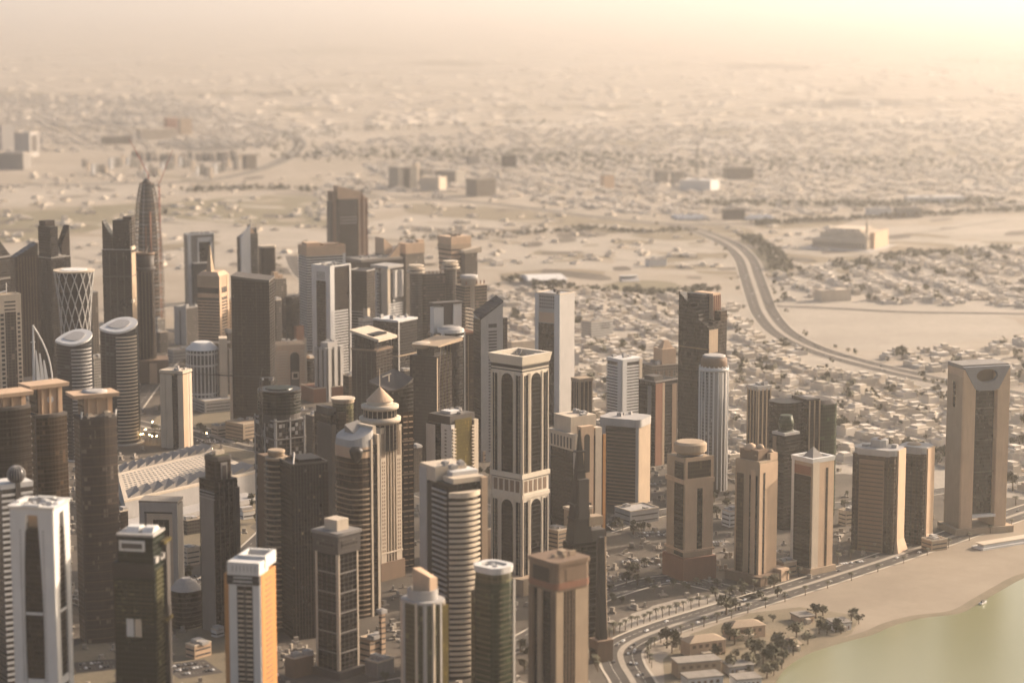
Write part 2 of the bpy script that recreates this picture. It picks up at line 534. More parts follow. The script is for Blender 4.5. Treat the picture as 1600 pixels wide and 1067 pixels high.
shore = smooth(px((1190, 1110), (1212, 1067), (1228, 1044), (1262, 1022), (1310, 1006), (1362, 992), (1395, 978), (1440, 966), (1500, 958), (1534, 940), (1565, 922), (1610, 900), (1700, 880)))
sheet('sea', [(p[0], p[1]) for p in shore] + [(4000, 2200), (4000, 200), (-200, 200), (200, 1500)], .25, 'water')
road_end = px((1185, 940), (1300, 905), (1420, 868), (1530, 832), (1620, 800), (1720, 770))
sheet('shore_gardens', px((1040, 1090), (1036, 1030), (1080, 990), (1170, 958), (1250, 948), (1345, 962), (1330, 990), (1262, 1016), (1222, 1044), (1205, 1066), (1180, 1100)), .15, 'scrub')
sheet('beach', px((1100, 1080), (1130, 1000), (1190, 948)) + road_end[1:] + list(reversed([(p[0] + 6, p[1] - 5) for p in shore])), .12, 'beach')
sheet('wet_sand', [(p[0] - 7, p[1] + 9) for p in shore] + list(reversed([(p[0] + 2, p[1] - 3) for p in shore])), .18, 'scrub')
LOTS = []
def lot(name, m, z, *pts):
    LOTS.append(px(*pts))
    return sheet(name, LOTS[-1], z, m)
DISTRICT = px((-200, 1300), (-260, 590), (150, 540), (380, 500), (620, 470), (760, 500), (860, 590), (960, 660), (1100, 700), (1200, 740), (1330, 735), (1480, 760), (1640, 740), (1680, 790), (1180, 938), (975, 1000), (960, 1060), (1000, 1300))
sheet('paved_district', DISTRICT, .06, 'yard')
sheet('villa_quarter_ground', px((760, 640), (770, 500), (870, 460), (1050, 452), (1165, 462), (1196, 500), (1270, 556), (1480, 604), (1750, 650), (1750, 800), (1480, 765), (1320, 740), (1150, 745), (1000, 690), (880, 640)), .08, 'sand')
sheet('villa_quarter_ground', px((1200, 436), (1300, 405), (1420, 395), (1750, 370), (1750, 500), (1400, 490), (1220, 486)), .08, 'sand')
lot('sand_lot', 'sand', .12, (750, 392), (820, 378), (905, 367), (1010, 368), (1090, 362), (1128, 384), (1146, 412), (1150, 428), (1060, 428), (900, 421), (760, 420))
lot('sand_lot', 'sand', .12, (1162, 366), (1230, 360), (1290, 360), (1262, 380), (1206, 398), (1180, 384))
lot('sand_lot', 'sand', .12, (1380, 352), (1600, 338), (1700, 345), (1700, 380), (1520, 388), (1390, 372))
lot('sand_lot', 'sand', .12, (1222, 486), (1400, 488), (1560, 494), (1600, 520), (1480, 536), (1370, 548), (1290, 538), (1240, 518))
lot('sand_lot', 'sand', .12, (575, 348), (650, 336), (760, 342), (880, 352), (905, 360), (800, 366), (700, 372), (580, 374))
lot('sand_lot', 'sand', .12, (-50, 392), (80, 380), (250, 342), (400, 352), (530, 366), (590, 384), (590, 408), (300, 420), (-50, 440))
lot('sand_lot', 'sand', .12, (-60, 300), (130, 285), (230, 290), (200, 312), (60, 320), (-60, 322))
lot('mosque_forecourt', 'sand', .12, (1222, 400), (1262, 386), (1300, 372), (1395, 372), (1400, 384), (1370, 400), (1320, 414), (1240, 420))
lot('shore_lot', 'sand', .14, (962, 985), (975, 965), (1060, 935), (1160, 926), (1178, 934), (1080, 958), (1000, 982))
lot('dusty_yard', 'scrub', .14, (258, 1060), (275, 985), (350, 965), (358, 1100), (250, 1110))
lot('dusty_yard', 'scrub', .14, (110, 1090), (115, 1010), (178, 1010), (182, 1110))
lot('dusty_yard', 'scrub', .14, (185, 800), (330, 770), (395, 745), (400, 800), (380, 850), (300, 870), (200, 880))
lot('dusty_yard', 'scrub', .14, (300, 652), (360, 640), (420, 690), (400, 720), (330, 700))
for p in (((260, 318), (420, 306), (560, 318), (560, 350), (420, 352), (260, 340)), ((-50, 330), (150, 322), (240, 318), (250, 338), (80, 372), (-50, 378)), ((640, 318), (800, 326), (950, 344), (1130, 352), (1180, 362), (1150, 372), (1040, 376), (930, 362), (780, 346), (640, 334)),
          ((940, 446), (985, 438), (1040, 440), (1066, 448), (1030, 456), (970, 455)), ((780, 428), (880, 420), (940, 424), (930, 430), (800, 436)), ((1180, 345), (1320, 340), (1310, 352), (1190, 358)), ((1150, 372), (1180, 380), (1215, 405), (1225, 425), (1205, 428), (1185, 405)),
          ((1390, 378), (1470, 380), (1530, 392), (1480, 404), (1400, 396))):
    sheet('lawn', px(*p), .16, 'lawn' if len(p) == 6 else 'scrub')
ROADS = []
def road(label, pts, wd, dual=False, lines=True, lit=False, z=.3):
    """a carriageway with kerbs, painted lane lines and, where it is dual, a raised median"""
    P = smooth(px(*pts))
    ROADS.append((P, wd))
    nrm = []
    for i in range(len(P)):
        a, b = P[max(0, i - 1)], P[min(len(P) - 1, i + 1)]
        L = math.hypot(b[0] - a[0], b[1] - a[1]) or 1
        nrm.append((-(b[1] - a[1]) / L, (b[0] - a[0]) / L))
    def strip(o0, o1, z0, h=0):
        mb = MB()
        for p, n in zip(P, nrm):
            mb.v += [(p[0] + n[0] * o0, p[1] + n[1] * o0, z0 + h), (p[0] + n[0] * o1, p[1] + n[1] * o1, z0 + h)]
        mb.f = [(2 * i, 2 * i + 1, 2 * i + 3, 2 * i + 2) for i in range(len(P) - 1)]
        if h:
            k = len(mb.v)
            mb.v += [(x, y, z0) for x, y, _ in mb.v]
            mb.f += [(2 * i, 2 * i + 2, k + 2 * i + 2, k + 2 * i) for i in range(len(P) - 1)] + [(2 * i + 1, 2 * i + 3, k + 2 * i + 3, k + 2 * i + 1) for i in range(len(P) - 1)]
        return mb
    r = ob('road', strip(-wd / 2, wd / 2, z), M['asphalt'], kind='structure')
    r['label'] = label
    for s in (-1, 1):
        ob('kerb', strip(s * wd / 2, s * (wd / 2 + 2.2), z - .05, .2), M['kerb'], r)
    if dual:
        ob('median', strip(-dual / 2, dual / 2, z, .15), M['sand'], r)
    if lines:
        for s in (-1, 1):
            c = s * (wd / 4 + (dual or 0) / 4)
            mb = MB()
            acc = 0
            for i in range(len(P) - 1):
                (x0, y0), (x1, y1) = P[i], P[i + 1]
                n = nrm[i]
                L = math.hypot(x1 - x0, y1 - y0)
                for q in range(max(1, int(L / 14))):
                    t0 = q * 14 / L
                    t1 = min(1, t0 + 6 / L)
                    a = [(x0 + (x1 - x0) * t + n[0] * (c + e), y0 + (y1 - y0) * t + n[1] * (c + e), z + .06) for t, e in ((t0, -.2), (t1, -.2), (t1, .2), (t0, .2))]
                    mb.poly(a)
            ob('lane_marking', mb, M['paint'], r, kind='stuff')
    return P, nrm
R_CORN = road('wide dual road curving along the corniche', [(1010, 1120), (990, 1067), (974, 1040), (970, 1018), (990, 1001), (1040, 981), (1100, 962), (1180, 938), (1280, 907), (1400, 868), (1500, 834), (1600, 800), (1700, 768)], 34, 5)
R_HIGH = road('curving highway between the villas and the sand lots', [(1050, 350), (1100, 364), (1140, 382), (1164, 404), (1174, 430), (1184, 460), (1196, 490), (1222, 520), (1270, 545), (1340, 566), (1440, 590), (1560, 612), (1700, 640)], 46, 8)
R_FAR = road('far highway along the edge of the sand lots', [(560, 306), (680, 312), (800, 322), (920, 338), (1040, 350), (1160, 350), (1300, 344), (1450, 334), (1700, 322)], 40, 6, False)
R_L = road('far highway bending between apartment rows', [(-100, 290), (150, 288), (300, 284), (380, 272), (430, 256), (458, 240), (468, 222), (440, 206), (380, 196)], 44, 6, False)
R_X = road('cross road between the highway and the villas', [(1196, 478), (1300, 482), (1420, 488), (1560, 490), (1700, 494)], 22, 0)
R_BV = road('boulevard between the tower plots', [(120, 640), (230, 668), (300, 672), (360, 690), (430, 704), (520, 720), (640, 760), (760, 800)], 40, 8)
R_B2 = road('street climbing from the interchange', [(205, 640), (235, 600), (265, 565), (300, 545), (420, 520), (480, 505), (520, 470), (470, 430), (455, 400)], 26, 0)
R_B3 = road('street below the arched block', [(400, 640), (470, 612), (560, 618), (640, 640), (760, 700), (860, 770), (940, 830)], 24, 0)
R_B4 = road('street from the corniche into the tower plots', [(1180, 935), (1110, 915), (1040, 905), (960, 925), (900, 950), (820, 1000), (700, 1050), (560, 1080)], 24, 0)
R_B5 = road('street behind the corniche towers', [(940, 830), (1040, 800), (1150, 790), (1300, 790), (1450, 770), (1650, 740)], 22, 0)
R_B6 = road('street beside the stepped dark tower', [(270, 960), (330, 905), (390, 860), (440, 800), (440, 720)], 22, 0)
# the small interchange loop
c = gp(262, 655)
P = [(c[0] + 26 * math.cos(t), c[1] + 60 * math.sin(t)) for t in np.linspace(0, 2 * math.pi, 40)]
mb = MB()
for k in range(40):
    a = (P[k][0] - c[0], P[k][1] - c[1])
    mb.v += [(P[k][0], P[k][1], .34), (c[0] + a[0] * .66, c[1] + a[1] * .82, .34)]
mb.f = [(2 * i, 2 * i + 1, (2 * i + 3), (2 * i + 2)) for i in range(39)]
ob('loop_road', mb, M['asphalt'], kind='structure')
sheet('loop_lawn', [(c[0] + (p[0] - c[0]) * .64, c[1] + (p[1] - c[1]) * .8) for p in P], .2, 'scrub')
# worn plots, tracks and bare patches over the plain
rng = random.Random(4)
for i in range(320):
    v = 275 + 165 * rng.random() ** 1.2
    u = rng.uniform(-40, 1640)
    s_ = (v - 240) / 150
    wd, hh = rng.uniform(10, 70) * (.5 + s_), rng.uniform(1.2, 5) * (.5 + s_)
    sk = rng.uniform(-.12, .12)
    pts = [(u - wd / 2, v - hh / 2 - sk * wd / 2), (u + wd / 2, v - hh / 2 + sk * wd / 2), (u + wd / 2 + rng.uniform(-10, 10), v + hh / 2 + sk * wd / 2), (u - wd / 2 + rng.uniform(-10, 10), v + hh / 2 - sk * wd / 2)]
    sheet('field', px(*pts), .165 + .002 * (i % 20), ('ground', 'scrub', 'sand', 'beach', 'yard')[i % 5])
for i in range(36):
    v = rng.uniform(285, 430)
    u = rng.uniform(-40, 1600)
    L = rng.uniform(60, 260)
    sl = rng.choice((-.3, -.12, .05, .12, .22, .5))
    a, b = gp(u, v), gp(u + L, v + L * sl * .5)
    if not (270 < v + L * sl * .5 < 440):
        continue
    dx, dy = b[0] - a[0], b[1] - a[1]
    q = math.hypot(dx, dy)
    n = (-dy / q * 3.5, dx / q * 3.5)
    c1 = ((a[0] + b[0]) / 2 + n[0] * rng.uniform(-6, 6), (a[1] + b[1]) / 2 + n[1] * rng.uniform(-6, 6))
    P = smooth([a, c1, b], 8)
    mb = MB()
    for p in P:
        mb.v += [(p[0] + n[0], p[1] + n[1], .22), (p[0] - n[0], p[1] - n[1], .22)]
    mb.f = [(2 * k, 2 * k + 1, 2 * k + 3, 2 * k + 2) for k in range(len(P) - 1)]
    ob('dirt_track', mb, M[('yard', 'sand', 'kerb')[i % 3]], kind='structure')
# far strips: fields, tracks and scrub fading into the dust
rng = random.Random(11)
for i in range(46):
    v = 70 + 170 * rng.random() ** .7
    u = rng.uniform(-100, 1700)
    wd, hh = rng.uniform(80, 330), rng.uniform(2, 8) * (v / 170) ** 1.6
    pts = [(u + wd * t - wd / 2, v + hh * rng.uniform(.4, 1) * math.sin(math.pi * t) + rng.uniform(-1, 1) + t * rng.uniform(-4, 4)) for t in np.linspace(0, 1, 7)]
    pts += [(u + wd * t - wd / 2, v - hh * rng.uniform(.4, 1) * math.sin(math.pi * t)) for t in np.linspace(.93, .07, 6)]
    sheet('field', px(*pts), .1 + .02 * (i % 5), ('scrub', 'sand', 'scrub', 'yard')[i % 4])
# ------------------------------------------------------------------ towers of the far rows
def crane(label, x, y, z0, h, jib, elev, az, m='red', sz=1.1):
    o = bpy.data.objects.new('tower_crane', None)
    COL.objects.link(o)
    o.location = (x, y, z0)
    tag(o, label, 'crane')
    mb = MB()
    for sx in (-sz, sz):
        for sy in (-sz, sz):
            mb.bar((sx, sy, 0), (sx, sy, h), .28)
    n = max(2, int(h / 6))
    for i in range(n):
        a, b = h * i / n, h * (i + 1) / n
        for p, q in (((-sz, -sz), (sz, -sz)), ((sz, -sz), (sz, sz)), ((sz, sz), (-sz, sz)), ((-sz, sz), (-sz, -sz))):
            mb.bar((*p, a), (*q, b), .2)
    ob('mast', mb, M[m], o)
    dx, dy = math.sin(az), math.cos(az)
    ce, se = math.cos(elev), math.sin(elev)
    mb = MB()
    up = (-dx * se, -dy * se, ce)
    e = (dx * ce * jib, dy * ce * jib, h + se * jib)
    for k in ((0, -.8), (0, .8), (1.4, 0)):
        p = (up[0] * k[0] - dy * k[1], up[1] * k[0] + dx * k[1], h + up[2] * k[0])
        mb.bar(p, e, .28)
    for i in range(int(jib / 5)):
        t0, t1 = i * 5 / jib, (i * 5 + 2.5) / jib
        f = 1 - t0
        a = (e[0] * t0 - dy * .8 * f, e[1] * t0 + dx * .8 * f, h + (e[2] - h) * t0)
        b = (e[0] * t1 + up[0] * 1.4 * f, e[1] * t1 + up[1] * 1.4 * f, h + (e[2] - h) * t1 + up[2] * 1.4 * f)
        c = (a[0] + dy * 1.6 * f, a[1] - dx * 1.6 * f, a[2])
        mb.bar(a, b, .18).bar(b, c, .18)
    ob('jib', mb, M[m], o)
    ob('counter_jib', MB().bar((0, 0, h), (-dx * 12, -dy * 12, h + .5), .7).box(-dx * 10 - 2, -dx * 10 + 2, -dy * 10 - 2, -dy * 10 + 2, h - 2.5, h + .5), M['grey'], o)
    mb = MB().bar((0, 0, h), (-dx * 2, -dy * 2, h + 9), .35)
    mb.bar((-dx * 2, -dy * 2, h + 9), (e[0] * .8, e[1] * .8, h + (e[2] - h) * .8), .12).bar((-dx * 2, -dy * 2, h + 9), (-dx * 11, -dy * 11, h + .5), .15)
    ob('apex_mast', mb, M[m], o)
    ob('cab', MB().box(1, 3, -1, 1, h - 2.4, h + .2), M['white'], o)
    return o

def t01():
    T = Tower('glass_tower', 'dark tower with a steeply slanted crown cut off by the picture edge', -32, -4, 17, 372, 575, 45)
    T.p('body', 'gdark', T.rect(), [372, 404, 404, 372])
    T.slabs('grey', 436, 438, 8, 1.6, .8, name='ledge')
    T.slabs('pale', 402, 404, 8, 1.2, .8, name='ledge')
t01()
def t02():
    T = Tower('glass_tower', 'broad dark slab tower whose roofline climbs towards its bladed neighbour', 15, 23, 59, 392, 600, 22)
    T.p('body', 'gbrown', T.rect(), [403, 382, 382, 403])
    T.fins('fin', 'brown', 'F', [i / 8 for i in range(1, 8)], .7, 402, None, .5)
    T.b('podium', 'grey', -.1, 1.1, -.1, 1.1, 590)
t02()
def t03():
    T = Tower('glass_tower', 'dark brown tower crowned by a block, a leaning blade and a small pyramid', 58, 80, 110, 402, 590, 40)
    T.p('body', 'gdark', T.rect(), 402)
    T.slabs('pale', 403, 405, 8, 1.0, .7, name='ledge')
    T.b('crown_block', 'gdark', 0, .4, .0, .9, 355, 402, -.4)
    T.p('crown_block', 'gbrown', T.rect(.12, .6, .5, .95), 347, 402)
    T.p('crown_blade', 'gbrown', T.rect(.56, .99, .02, .4), [386, 355, 355, 386], 402)
    q = T.rect(.2, .8, .0, .5)
    T.p('crown_pyramid', 'grey', q, 380, 402, [(T.X(.45), T.Yl(.35) + i * .01) for i in range(4)])
    T.fins('fin', 'gbrown', 'FL', [.25, .5, .75], .9, 406, None, .5)
t03()
def t04():
    T = Tower('diagrid_tower', 'waisted round tower wrapped in a white diamond lattice', 84, 84, 147, 428, 655, 0)
    r = T.w / 2
    zt = T.H
    def rad(z):
        q = z / zt
        return r * (0.70 + 0.30 * ((q - .42) / .58) ** 2) if q > .42 else r * (0.70 + 0.22 * ((.42 - q) / .42) ** 2)
    zs = [zt * i / 24 for i in range(25)]
    T.add('body', MB().lathe([(rad(z) - .9, z) for z in zs[:-1]] + [(rad(zt) - 1.2, zt - 1)], 40), 'gdark', smooth=True)
    for sgn in (1, -1):
        for i in range(14):
            mb = MB()
            pr = None
            for j in range(25):
                an = 2 * math.pi * i / 14 + sgn * zs[j] / zt * 2.6
                p = (rad(zs[j]) * math.cos(an), rad(zs[j]) * math.sin(an), zs[j])
                if pr:
                    mb.bar(pr, p, .5)
                pr = p
            T.add('lattice_bar', mb, 'white')
    T.add('crown_ring', MB().lathe([(rad(zt) - 2.5, zt - .5), (rad(zt) - .2, zt - .5), (rad(zt) + .9, zt + 1.6), (rad(zt) - 2.5, zt + 1.6)], 40), 'cream')
    T.add('roof_deck', MB().lathe([(rad(zt) * .66, zt), (rad(zt) * .66, zt + 2.4)], 30), 'white')
t04()
def t05():
    T = Tower('glass_tower', 'tall dark tower with a raking blade and a square block for a crown', 160, 204, 212, 390, 610, 76)
    T.p('body', 'gdark', T.rect(), 390)
    T.b('crown_block', 'gdark', .05, .95, .02, .62, 345, 390)
    T.b('crown_block', 'gbrown', .3, 1, .0, .3, 340, 390)
    y1, y0 = T.Yl(1), T.Yl(.66)
    T.p('crown_blade', 'gbrown', T.rect(.1, .8, .66, 1), [374, 374, 345, 345], 390)
    T.slabs('pale', 390, 392, 8, 1.0, .6, name='ledge')
    T.slabs('dgrey', 432, 434, 8, 1.4, .7, name='ledge')
    T.f('corner_strip', 'tan', 'F', .1, .9, 396, None, .5)  # tan strip paints the sunlit thin side of the dark body
    for v in (386, 468):
        T.f('balcony', 'cream', 'F', -.05, .6, v, v + 5, 2.2)
    T.fins('fin', 'dgrey', 'L', [.25, .5, .75], .8, 394, None, .4)
t05()
def t06():
    T = Tower('round_tower', 'slender dark cylinder tower standing on a low podium beside the bladed tower', 211, 211, 241, 397, 598, 0)
    r = T.w / 2
    T.lathe('body', 'gbrown', [(r * 1.12, None), (r * 1.05, 560), (r * .88, 480), (r * .88, 440), (r * .95, 420), (r, 397)], 32)
    T.lathe('collar', 'dgrey', [(r * .9, 424), (r * 1.08, 421), (r * 1.08, 417), (r * .9, 416)], 32)
    T.lathe('roof_rim', 'brown', [(r * 1.02, 398), (r * 1.02, 394), (r * .9, 394), (r * .9, 397)], 32)
    T.add('roof_mast', MB().bar((2, 0, T.H), (5, 0, T.H + 9), 1.2, 6, .4), 'cream')
    T.b('podium', 'brown', -.1, 1.6, -.35, 1.2, 562)
    T.f('painted_sunlit_front', 'peach', 'F', .6, 1.0, 566, None, 11.5, -10)  # peach panel paints sunlight onto part of the brown podium
    T.fins('fin', 'brown', 'F', [.15, .32, .5, .68, .85], .8, 426, 560, 1.0, 6)
t06()
def t07():
    T = Tower('tower_under_construction', 'bare tapering lattice tower still being built, floors stacked open to the air', 205, 205, 253, 286, 505, 0)
    cu = 229
    rows = [(286, 10.5), (300, 14), (320, 17.5), (345, 20), (380, 22), (430, 23.5), (505, 24)]
    pr = [(T.z(v, .5, .5) if v != 505 else 0, T.m(h)) for v, h in rows][::-1]
    zt = pr[-1][0]
    def rad(z):
        return float(np.interp(z, [p[0] for p in pr], [p[1] for p in pr]))
    T.add('core', MB().lathe([(rad(z) * .7, z) for z in (0, zt * .3, zt * .6, zt * .85, zt - 2)], 16), 'dgrey')
    n = 34
    for i in range(n + 1):
        z = zt * i / n
        T.add('floor_slab', MB().lathe([(rad(z) - .6, z - .7), (rad(z) - .6, z + .4)], 20), 'brown' if i % 3 else 'grey')
    for i in range(18):
        an = 2 * math.pi * (i + .5) / 18
        mb = MB()
        for j in range(14):
            z0, z1 = zt * j / 14, zt * (j + 1) / 14
            mb.bar((rad(z0) * math.cos(an), rad(z0) * math.sin(an), z0), (rad(z1) * math.cos(an), rad(z1) * math.sin(an), z1), .55)
        T.add('column', mb, 'pale' if i % 6 == 0 else 'dgrey')
    T.add('hoist_track', MB().bar((T.m(6), -rad(0) - 1, 0), (T.m(4), -rad(zt * .8) - 1, zt * .8), 1.6).bar((T.m(-4), -rad(0) - 1, 0), (T.m(-3), -rad(zt * .7) - 1, zt * .7), 1.2), 'redbrown')
    T.lathe('top_frame', 'dgrey', [(T.m(10), 287), (T.m(5), 282), (T.m(3), 279)], 12)
    a = at_y(232, 283, T.c[1])
    crane('red luffing crane on the tip of the unfinished lattice tower', a[0], a[1], zt, 12, 66, R(63), R(-90))
    b = at_y(248.5, 290, T.c[1])
    crane('red luffing crane on a tall mast alongside the unfinished lattice tower', b[0], b[1], 0, b[2], 62, R(68), R(80))
t07()
def t08():
    T = Tower('office_block', 'narrow pale block squeezed between the diamond lattice tower and the dark bladed tower', 139, 143, 153, 458, 600, 30, cat='building')
    T.p('body', 'punch', T.rect(), 458)
    T.parapet('pale', 458, 1.5)
    T.units(458, 2)
t08()
def t09():
    T = Tower('office_tower', 'pale pink tower with three roof slots, masts and rows of square windows', -12, -4, 32, 464, 690, 20)
    T.p('body', 'cream', T.rect(), 464)
    for v in (472, 478, 484):
        T.f('slot', 'black', 'F', .28, .76, v, v + 2.4, .1)
    n = 24
    for i in range(n):
        v = 491 + i * (660 - 491) / n
        for q0, q1 in ((.1, .24), (.82, .94)):
            T.f('window', 'black', 'F', q0, q1, v, v + 4, .12)
    T.f('window_wall', 'raw', 'F', .3, .76, 489, None, .35)
    T.bands('dgrey', 'L', 0, 1, 489, None, 3.8, 1.4, .2, 'window_band')
    T.parapet('cream', 464, 2)
    T.add('roof_mast', MB().bar((T.X(.5), 0, T.H), (T.X(.5), 0, T.H + 15), .5).bar((T.X(.05), 0, T.H + 3), (T.X(.5), -2, T.H + 5.5), .8), 'white')
t09()
def t10():
    T = Tower('sail_topped_tower', 'tower topped by a white sail of two curved masts', 50, 56, 90, 600, 740, 20)
    T.p('body', 'gblue', T.rect(), 602)
    T.slabs('pale', 604, None, 5, 1.2, .6)
    z0, z1 = T.z(600, .3, .4), T.z(508, .3, .4)
    x0, x1 = T.X(.02), T.X(.84)
    T.add('sail_mast', MB().bar((x0, 0, z0), (x0 + .5, 0, z1), 1.9, 8, 1.0), 'white')
    mb = MB()
    pr = None
    for i in range(15):
        t = i / 14
        p = (x1 + (x0 - x1) * t ** 2.1, 0, z0 + (z1 - z0) * t)
        if pr:
            mb.bar(pr, p, 1.2, 6)
        pr = p
    T.add('sail_mast', mb, 'white')
    for k, (xa, hh) in enumerate(((.10, .58), (.28, .52), (.46, .40))):
        T.add('sail_fin', MB().prism([(T.X(xa), -3), (T.X(xa + .19), -3), (T.X(xa + .19), 3), (T.X(xa), 3)], z0, z0 + (z1 - z0) * hh, [(T.X(xa), -1), (T.X(xa + .05), -1), (T.X(xa + .05), 1), (T.X(xa), 1)]), 'white')
    T.bars('cross_beam', 'white', [((x0 - 3, 0, z0 + (z1 - z0) * .72), (x0 + 3, 0, z0 + (z1 - z0) * .72))], .6)
t10()
def sailcut(label, uL, uR, vlo, vhi, vb, m2):
    T = Tower('banded_round_tower', label, uL, uL, uR, (vlo + vhi) / 2, vb, 0)
    r = T.w / 2
    n = 36
    P = [(p[0] * (1 + .12 * (p[0] < 0) * (1 - abs(p[1]) / r) ** 2), p[1] * (1 - .35 * max(0, -p[0] / r) ** 1.5)) for p in ell(r, r * .95, n)]
    zl, zh = T.z(vlo + 8, .5, .05), T.z(vhi, .5, .95)
    def zt(p):
        return zl + (zh - zl) * (.34 * (p[0] / r + 1) / 2 + .66 * (p[1] / (r * .95) + 1) / 2)
    T.add('body', MB().prism(P, 0, [zt(p) - 1.2 for p in P]), 'gblue')
    Q = scale_plan(P, .7)
    T.add('roof', MB().prism(Q, [zt(p) - 1 for p in P], [zt(p) + 1.4 for p in P]), 'white')
    T.add('skylight', MB().prism(scale_plan(P, -r * .45), [zt(p) + 1 for p in scale_plan(P, -r * .45)], [zt(p) + 2.2 for p in scale_plan(P, -r * .45)]), 'pale')
    # curved balconies sweep round the sunny side, each floor's band its own piece
    pitch = 4.1
    k = int((min(zt(p) for p in P) - 6) / pitch)
    arc = [(1.02 * r * math.cos(a), 1.02 * .95 * r * math.sin(a)) for a in np.linspace(R(-104), R(-22), 13)] + [(.9 * r * math.cos(a), .9 * .95 * r * math.sin(a)) for a in np.linspace(R(-22), R(-104), 13)]
    me = MB().prism(arc, 0, 1.7).mesh('floor_band', M[m2])
    for i in range(k):
        q = ob('floor_band', me, None, T.o)
        q.location.z = 5 + i * pitch
    T.add('edge_fin', MB().box(r * .97, r * 1.06, -1, 1, 0, zt((r, 0)) - 2), 'grey')
    T.lathe('podium', 'pale', [(r * 1.25, None), (r * 1.25, vb - 8)], 28, smooth=False)
    return T
sailcut('shorter of two banded round towers with a tilted white roof, beside the sail mast', 90, 143, 535, 513, 722, 'pale')
sailcut('taller of two banded round towers with a tilted white roof, facing the interchange', 159, 214, 516, 494, 697, 'cream')

def t26():
    T = Tower('portal_tower', 'mid-height cream portal tower with a dark full-height slot, beside the boulevard', 250, 285, 299, 585, 702, 62)
    T.p('body', 'gdark', T.rect(o=-.8), 588)
    for a, b in ((0, .22), (.24, .52), (.78, 1)):
        T.f('pier', 'cream', 'L', a, b, 586, None, .2, 6)
    T.b('pier', 'cream', 0, 1, 0, .06, 586, None, .1)
    T.f('pier', 'peach', 'F', 0, .5, 586, None, .5, 4)
    T.f('pier', 'cream', 'F', .7, 1, 586, None, .5, 4)
    T.slabs('cream', 582, 587, 8, 3.4, .8, name='roof_slab')
    T.units(581, 4)
    T.bands('dgrey', 'L', .53, .77, 600, None, 3.8, .8, .1)
t26()
def t27():
    T = Tower('drum_fronted_block', 'half-round glazed block with white ribs beside a blank stair tower', 290, 290, 360, 540, 640, 0, depth=44, cat='building')
    r = T.w * .36
    cx = -T.w * .13
    P = ell(r, r, 26, cx, -2)
    T.p('body', 'gblue', P, 548)
    for i in range(26):
        if P[i][1] < 8:
            T.add('rib', MB().box(P[i][0] - .7, P[i][0] + .7, P[i][1] - .8, P[i][1] + .8, 0, T.z(550)), 'white')
    for v in (556, 574, 618):
        T.add('ring_beam', MB().prism(scale_plan(P, .9), T.z(v), T.z(v) + 2), 'white')
    T.p('roof', 'white', scale_plan(P, 1.2), 538, 549, scale_plan(P, -r * .45))
    T.b('stair_tower', 'cream', .74, .92, .0, .5, 530)
    T.b('rear_wing', 'gmid', .1, 1, .55, 1, 542)
    T.b('podium', 'pale', -.1, 1.15, -.15, 1.1, 632)
t27()
def t28():
    T = Tower('spire_tower', 'sandy banded office tower with an arcaded crown and a square spire', 309, 342, 357, 448, 600, 66)
    T.p('body', 'gmid', T.rect(), 448)
    T.slabs('peach', 470, None, 4.2, 1.9, .5)
    T.b('crown', 'tan', 0, 1, 0, 1, 432, 449, .4)
    T.p('crown_cap', 'peach', T.rect(o=.4), 426, 432, T.rect(.12, .88, .12, .88))
    for i in range(13):
        T.f('crown_window', 'black', 'L', (i + .2) / 13, (i + .75) / 13, 450, 459, .5)
    T.f('belt', 'peach', 'LF', 0, 1, 448.5, 450, .5)
    T.f('belt', 'peach', 'LF', 0, 1, 459, 466, .5)
    T.f('corner_pier', 'peach', 'F', 0, .2, 432, None, .9)
    T.f('corner_pier', 'peach', 'F', .8, 1, 432, None, .9)
    q = T.rect(.15, .5, .42, .66)
    T.p('spire', 'tan', q, 386, 427, [(T.X(.325) + dx * .6, T.Yl(.54) + dy * .6) for dx, dy in ((-1, -1), (1, -1), (1, 1), (-1, 1))])
    T.bands('dgrey', 'L', .02, .98, 488, 492, 4, 3, .3)
t28()
def t29():
    T = Tower('portal_tower', 'tall white portal block with a dark glazed inset, behind the spire tower', 287, 293, 334, 368, 515, 16)
    T.p('body', 'punchw', T.rect(), 368)
    T.f('glass_inset', 'gdark', 'F', .42, .86, 380, 440, .3)
    T.f('frame', 'white', 'F', .36, .42, 372, None, .8)
    T.f('frame', 'white', 'F', .86, .93, 372, None, .8)
    T.f('frame', 'white', 'F', .36, .93, 372, 379, .8)
    T.f('pier', 'white', 'F', 0, .12, 368, None, .5)
    T.parapet('white', 368, 2)
    T.units(367, 5)
    T.b('annex', 'gblue', .15, .72, -.45, -.02, 412)
    T.b('annex_roof', 'pale', .13, .74, -.47, -.0, 410.5, 412)
t29()
def t30():
    T = Tower('office_block', 'low grey block with a blank end wall at the foot of the spire tower', 272, 291, 311, 482, 540, 45, cat='building')
    T.p('body', 'gmid', T.rect(), 482)
    T.f('end_wall', 'pale', 'L', 0, 1, 480, None, .4)
    T.f('slot', 'dgrey', 'L', .44, .56, 486, None, .6)
    T.parapet('pale', 482, 1.5)
    T.units(482, 4)
t30()
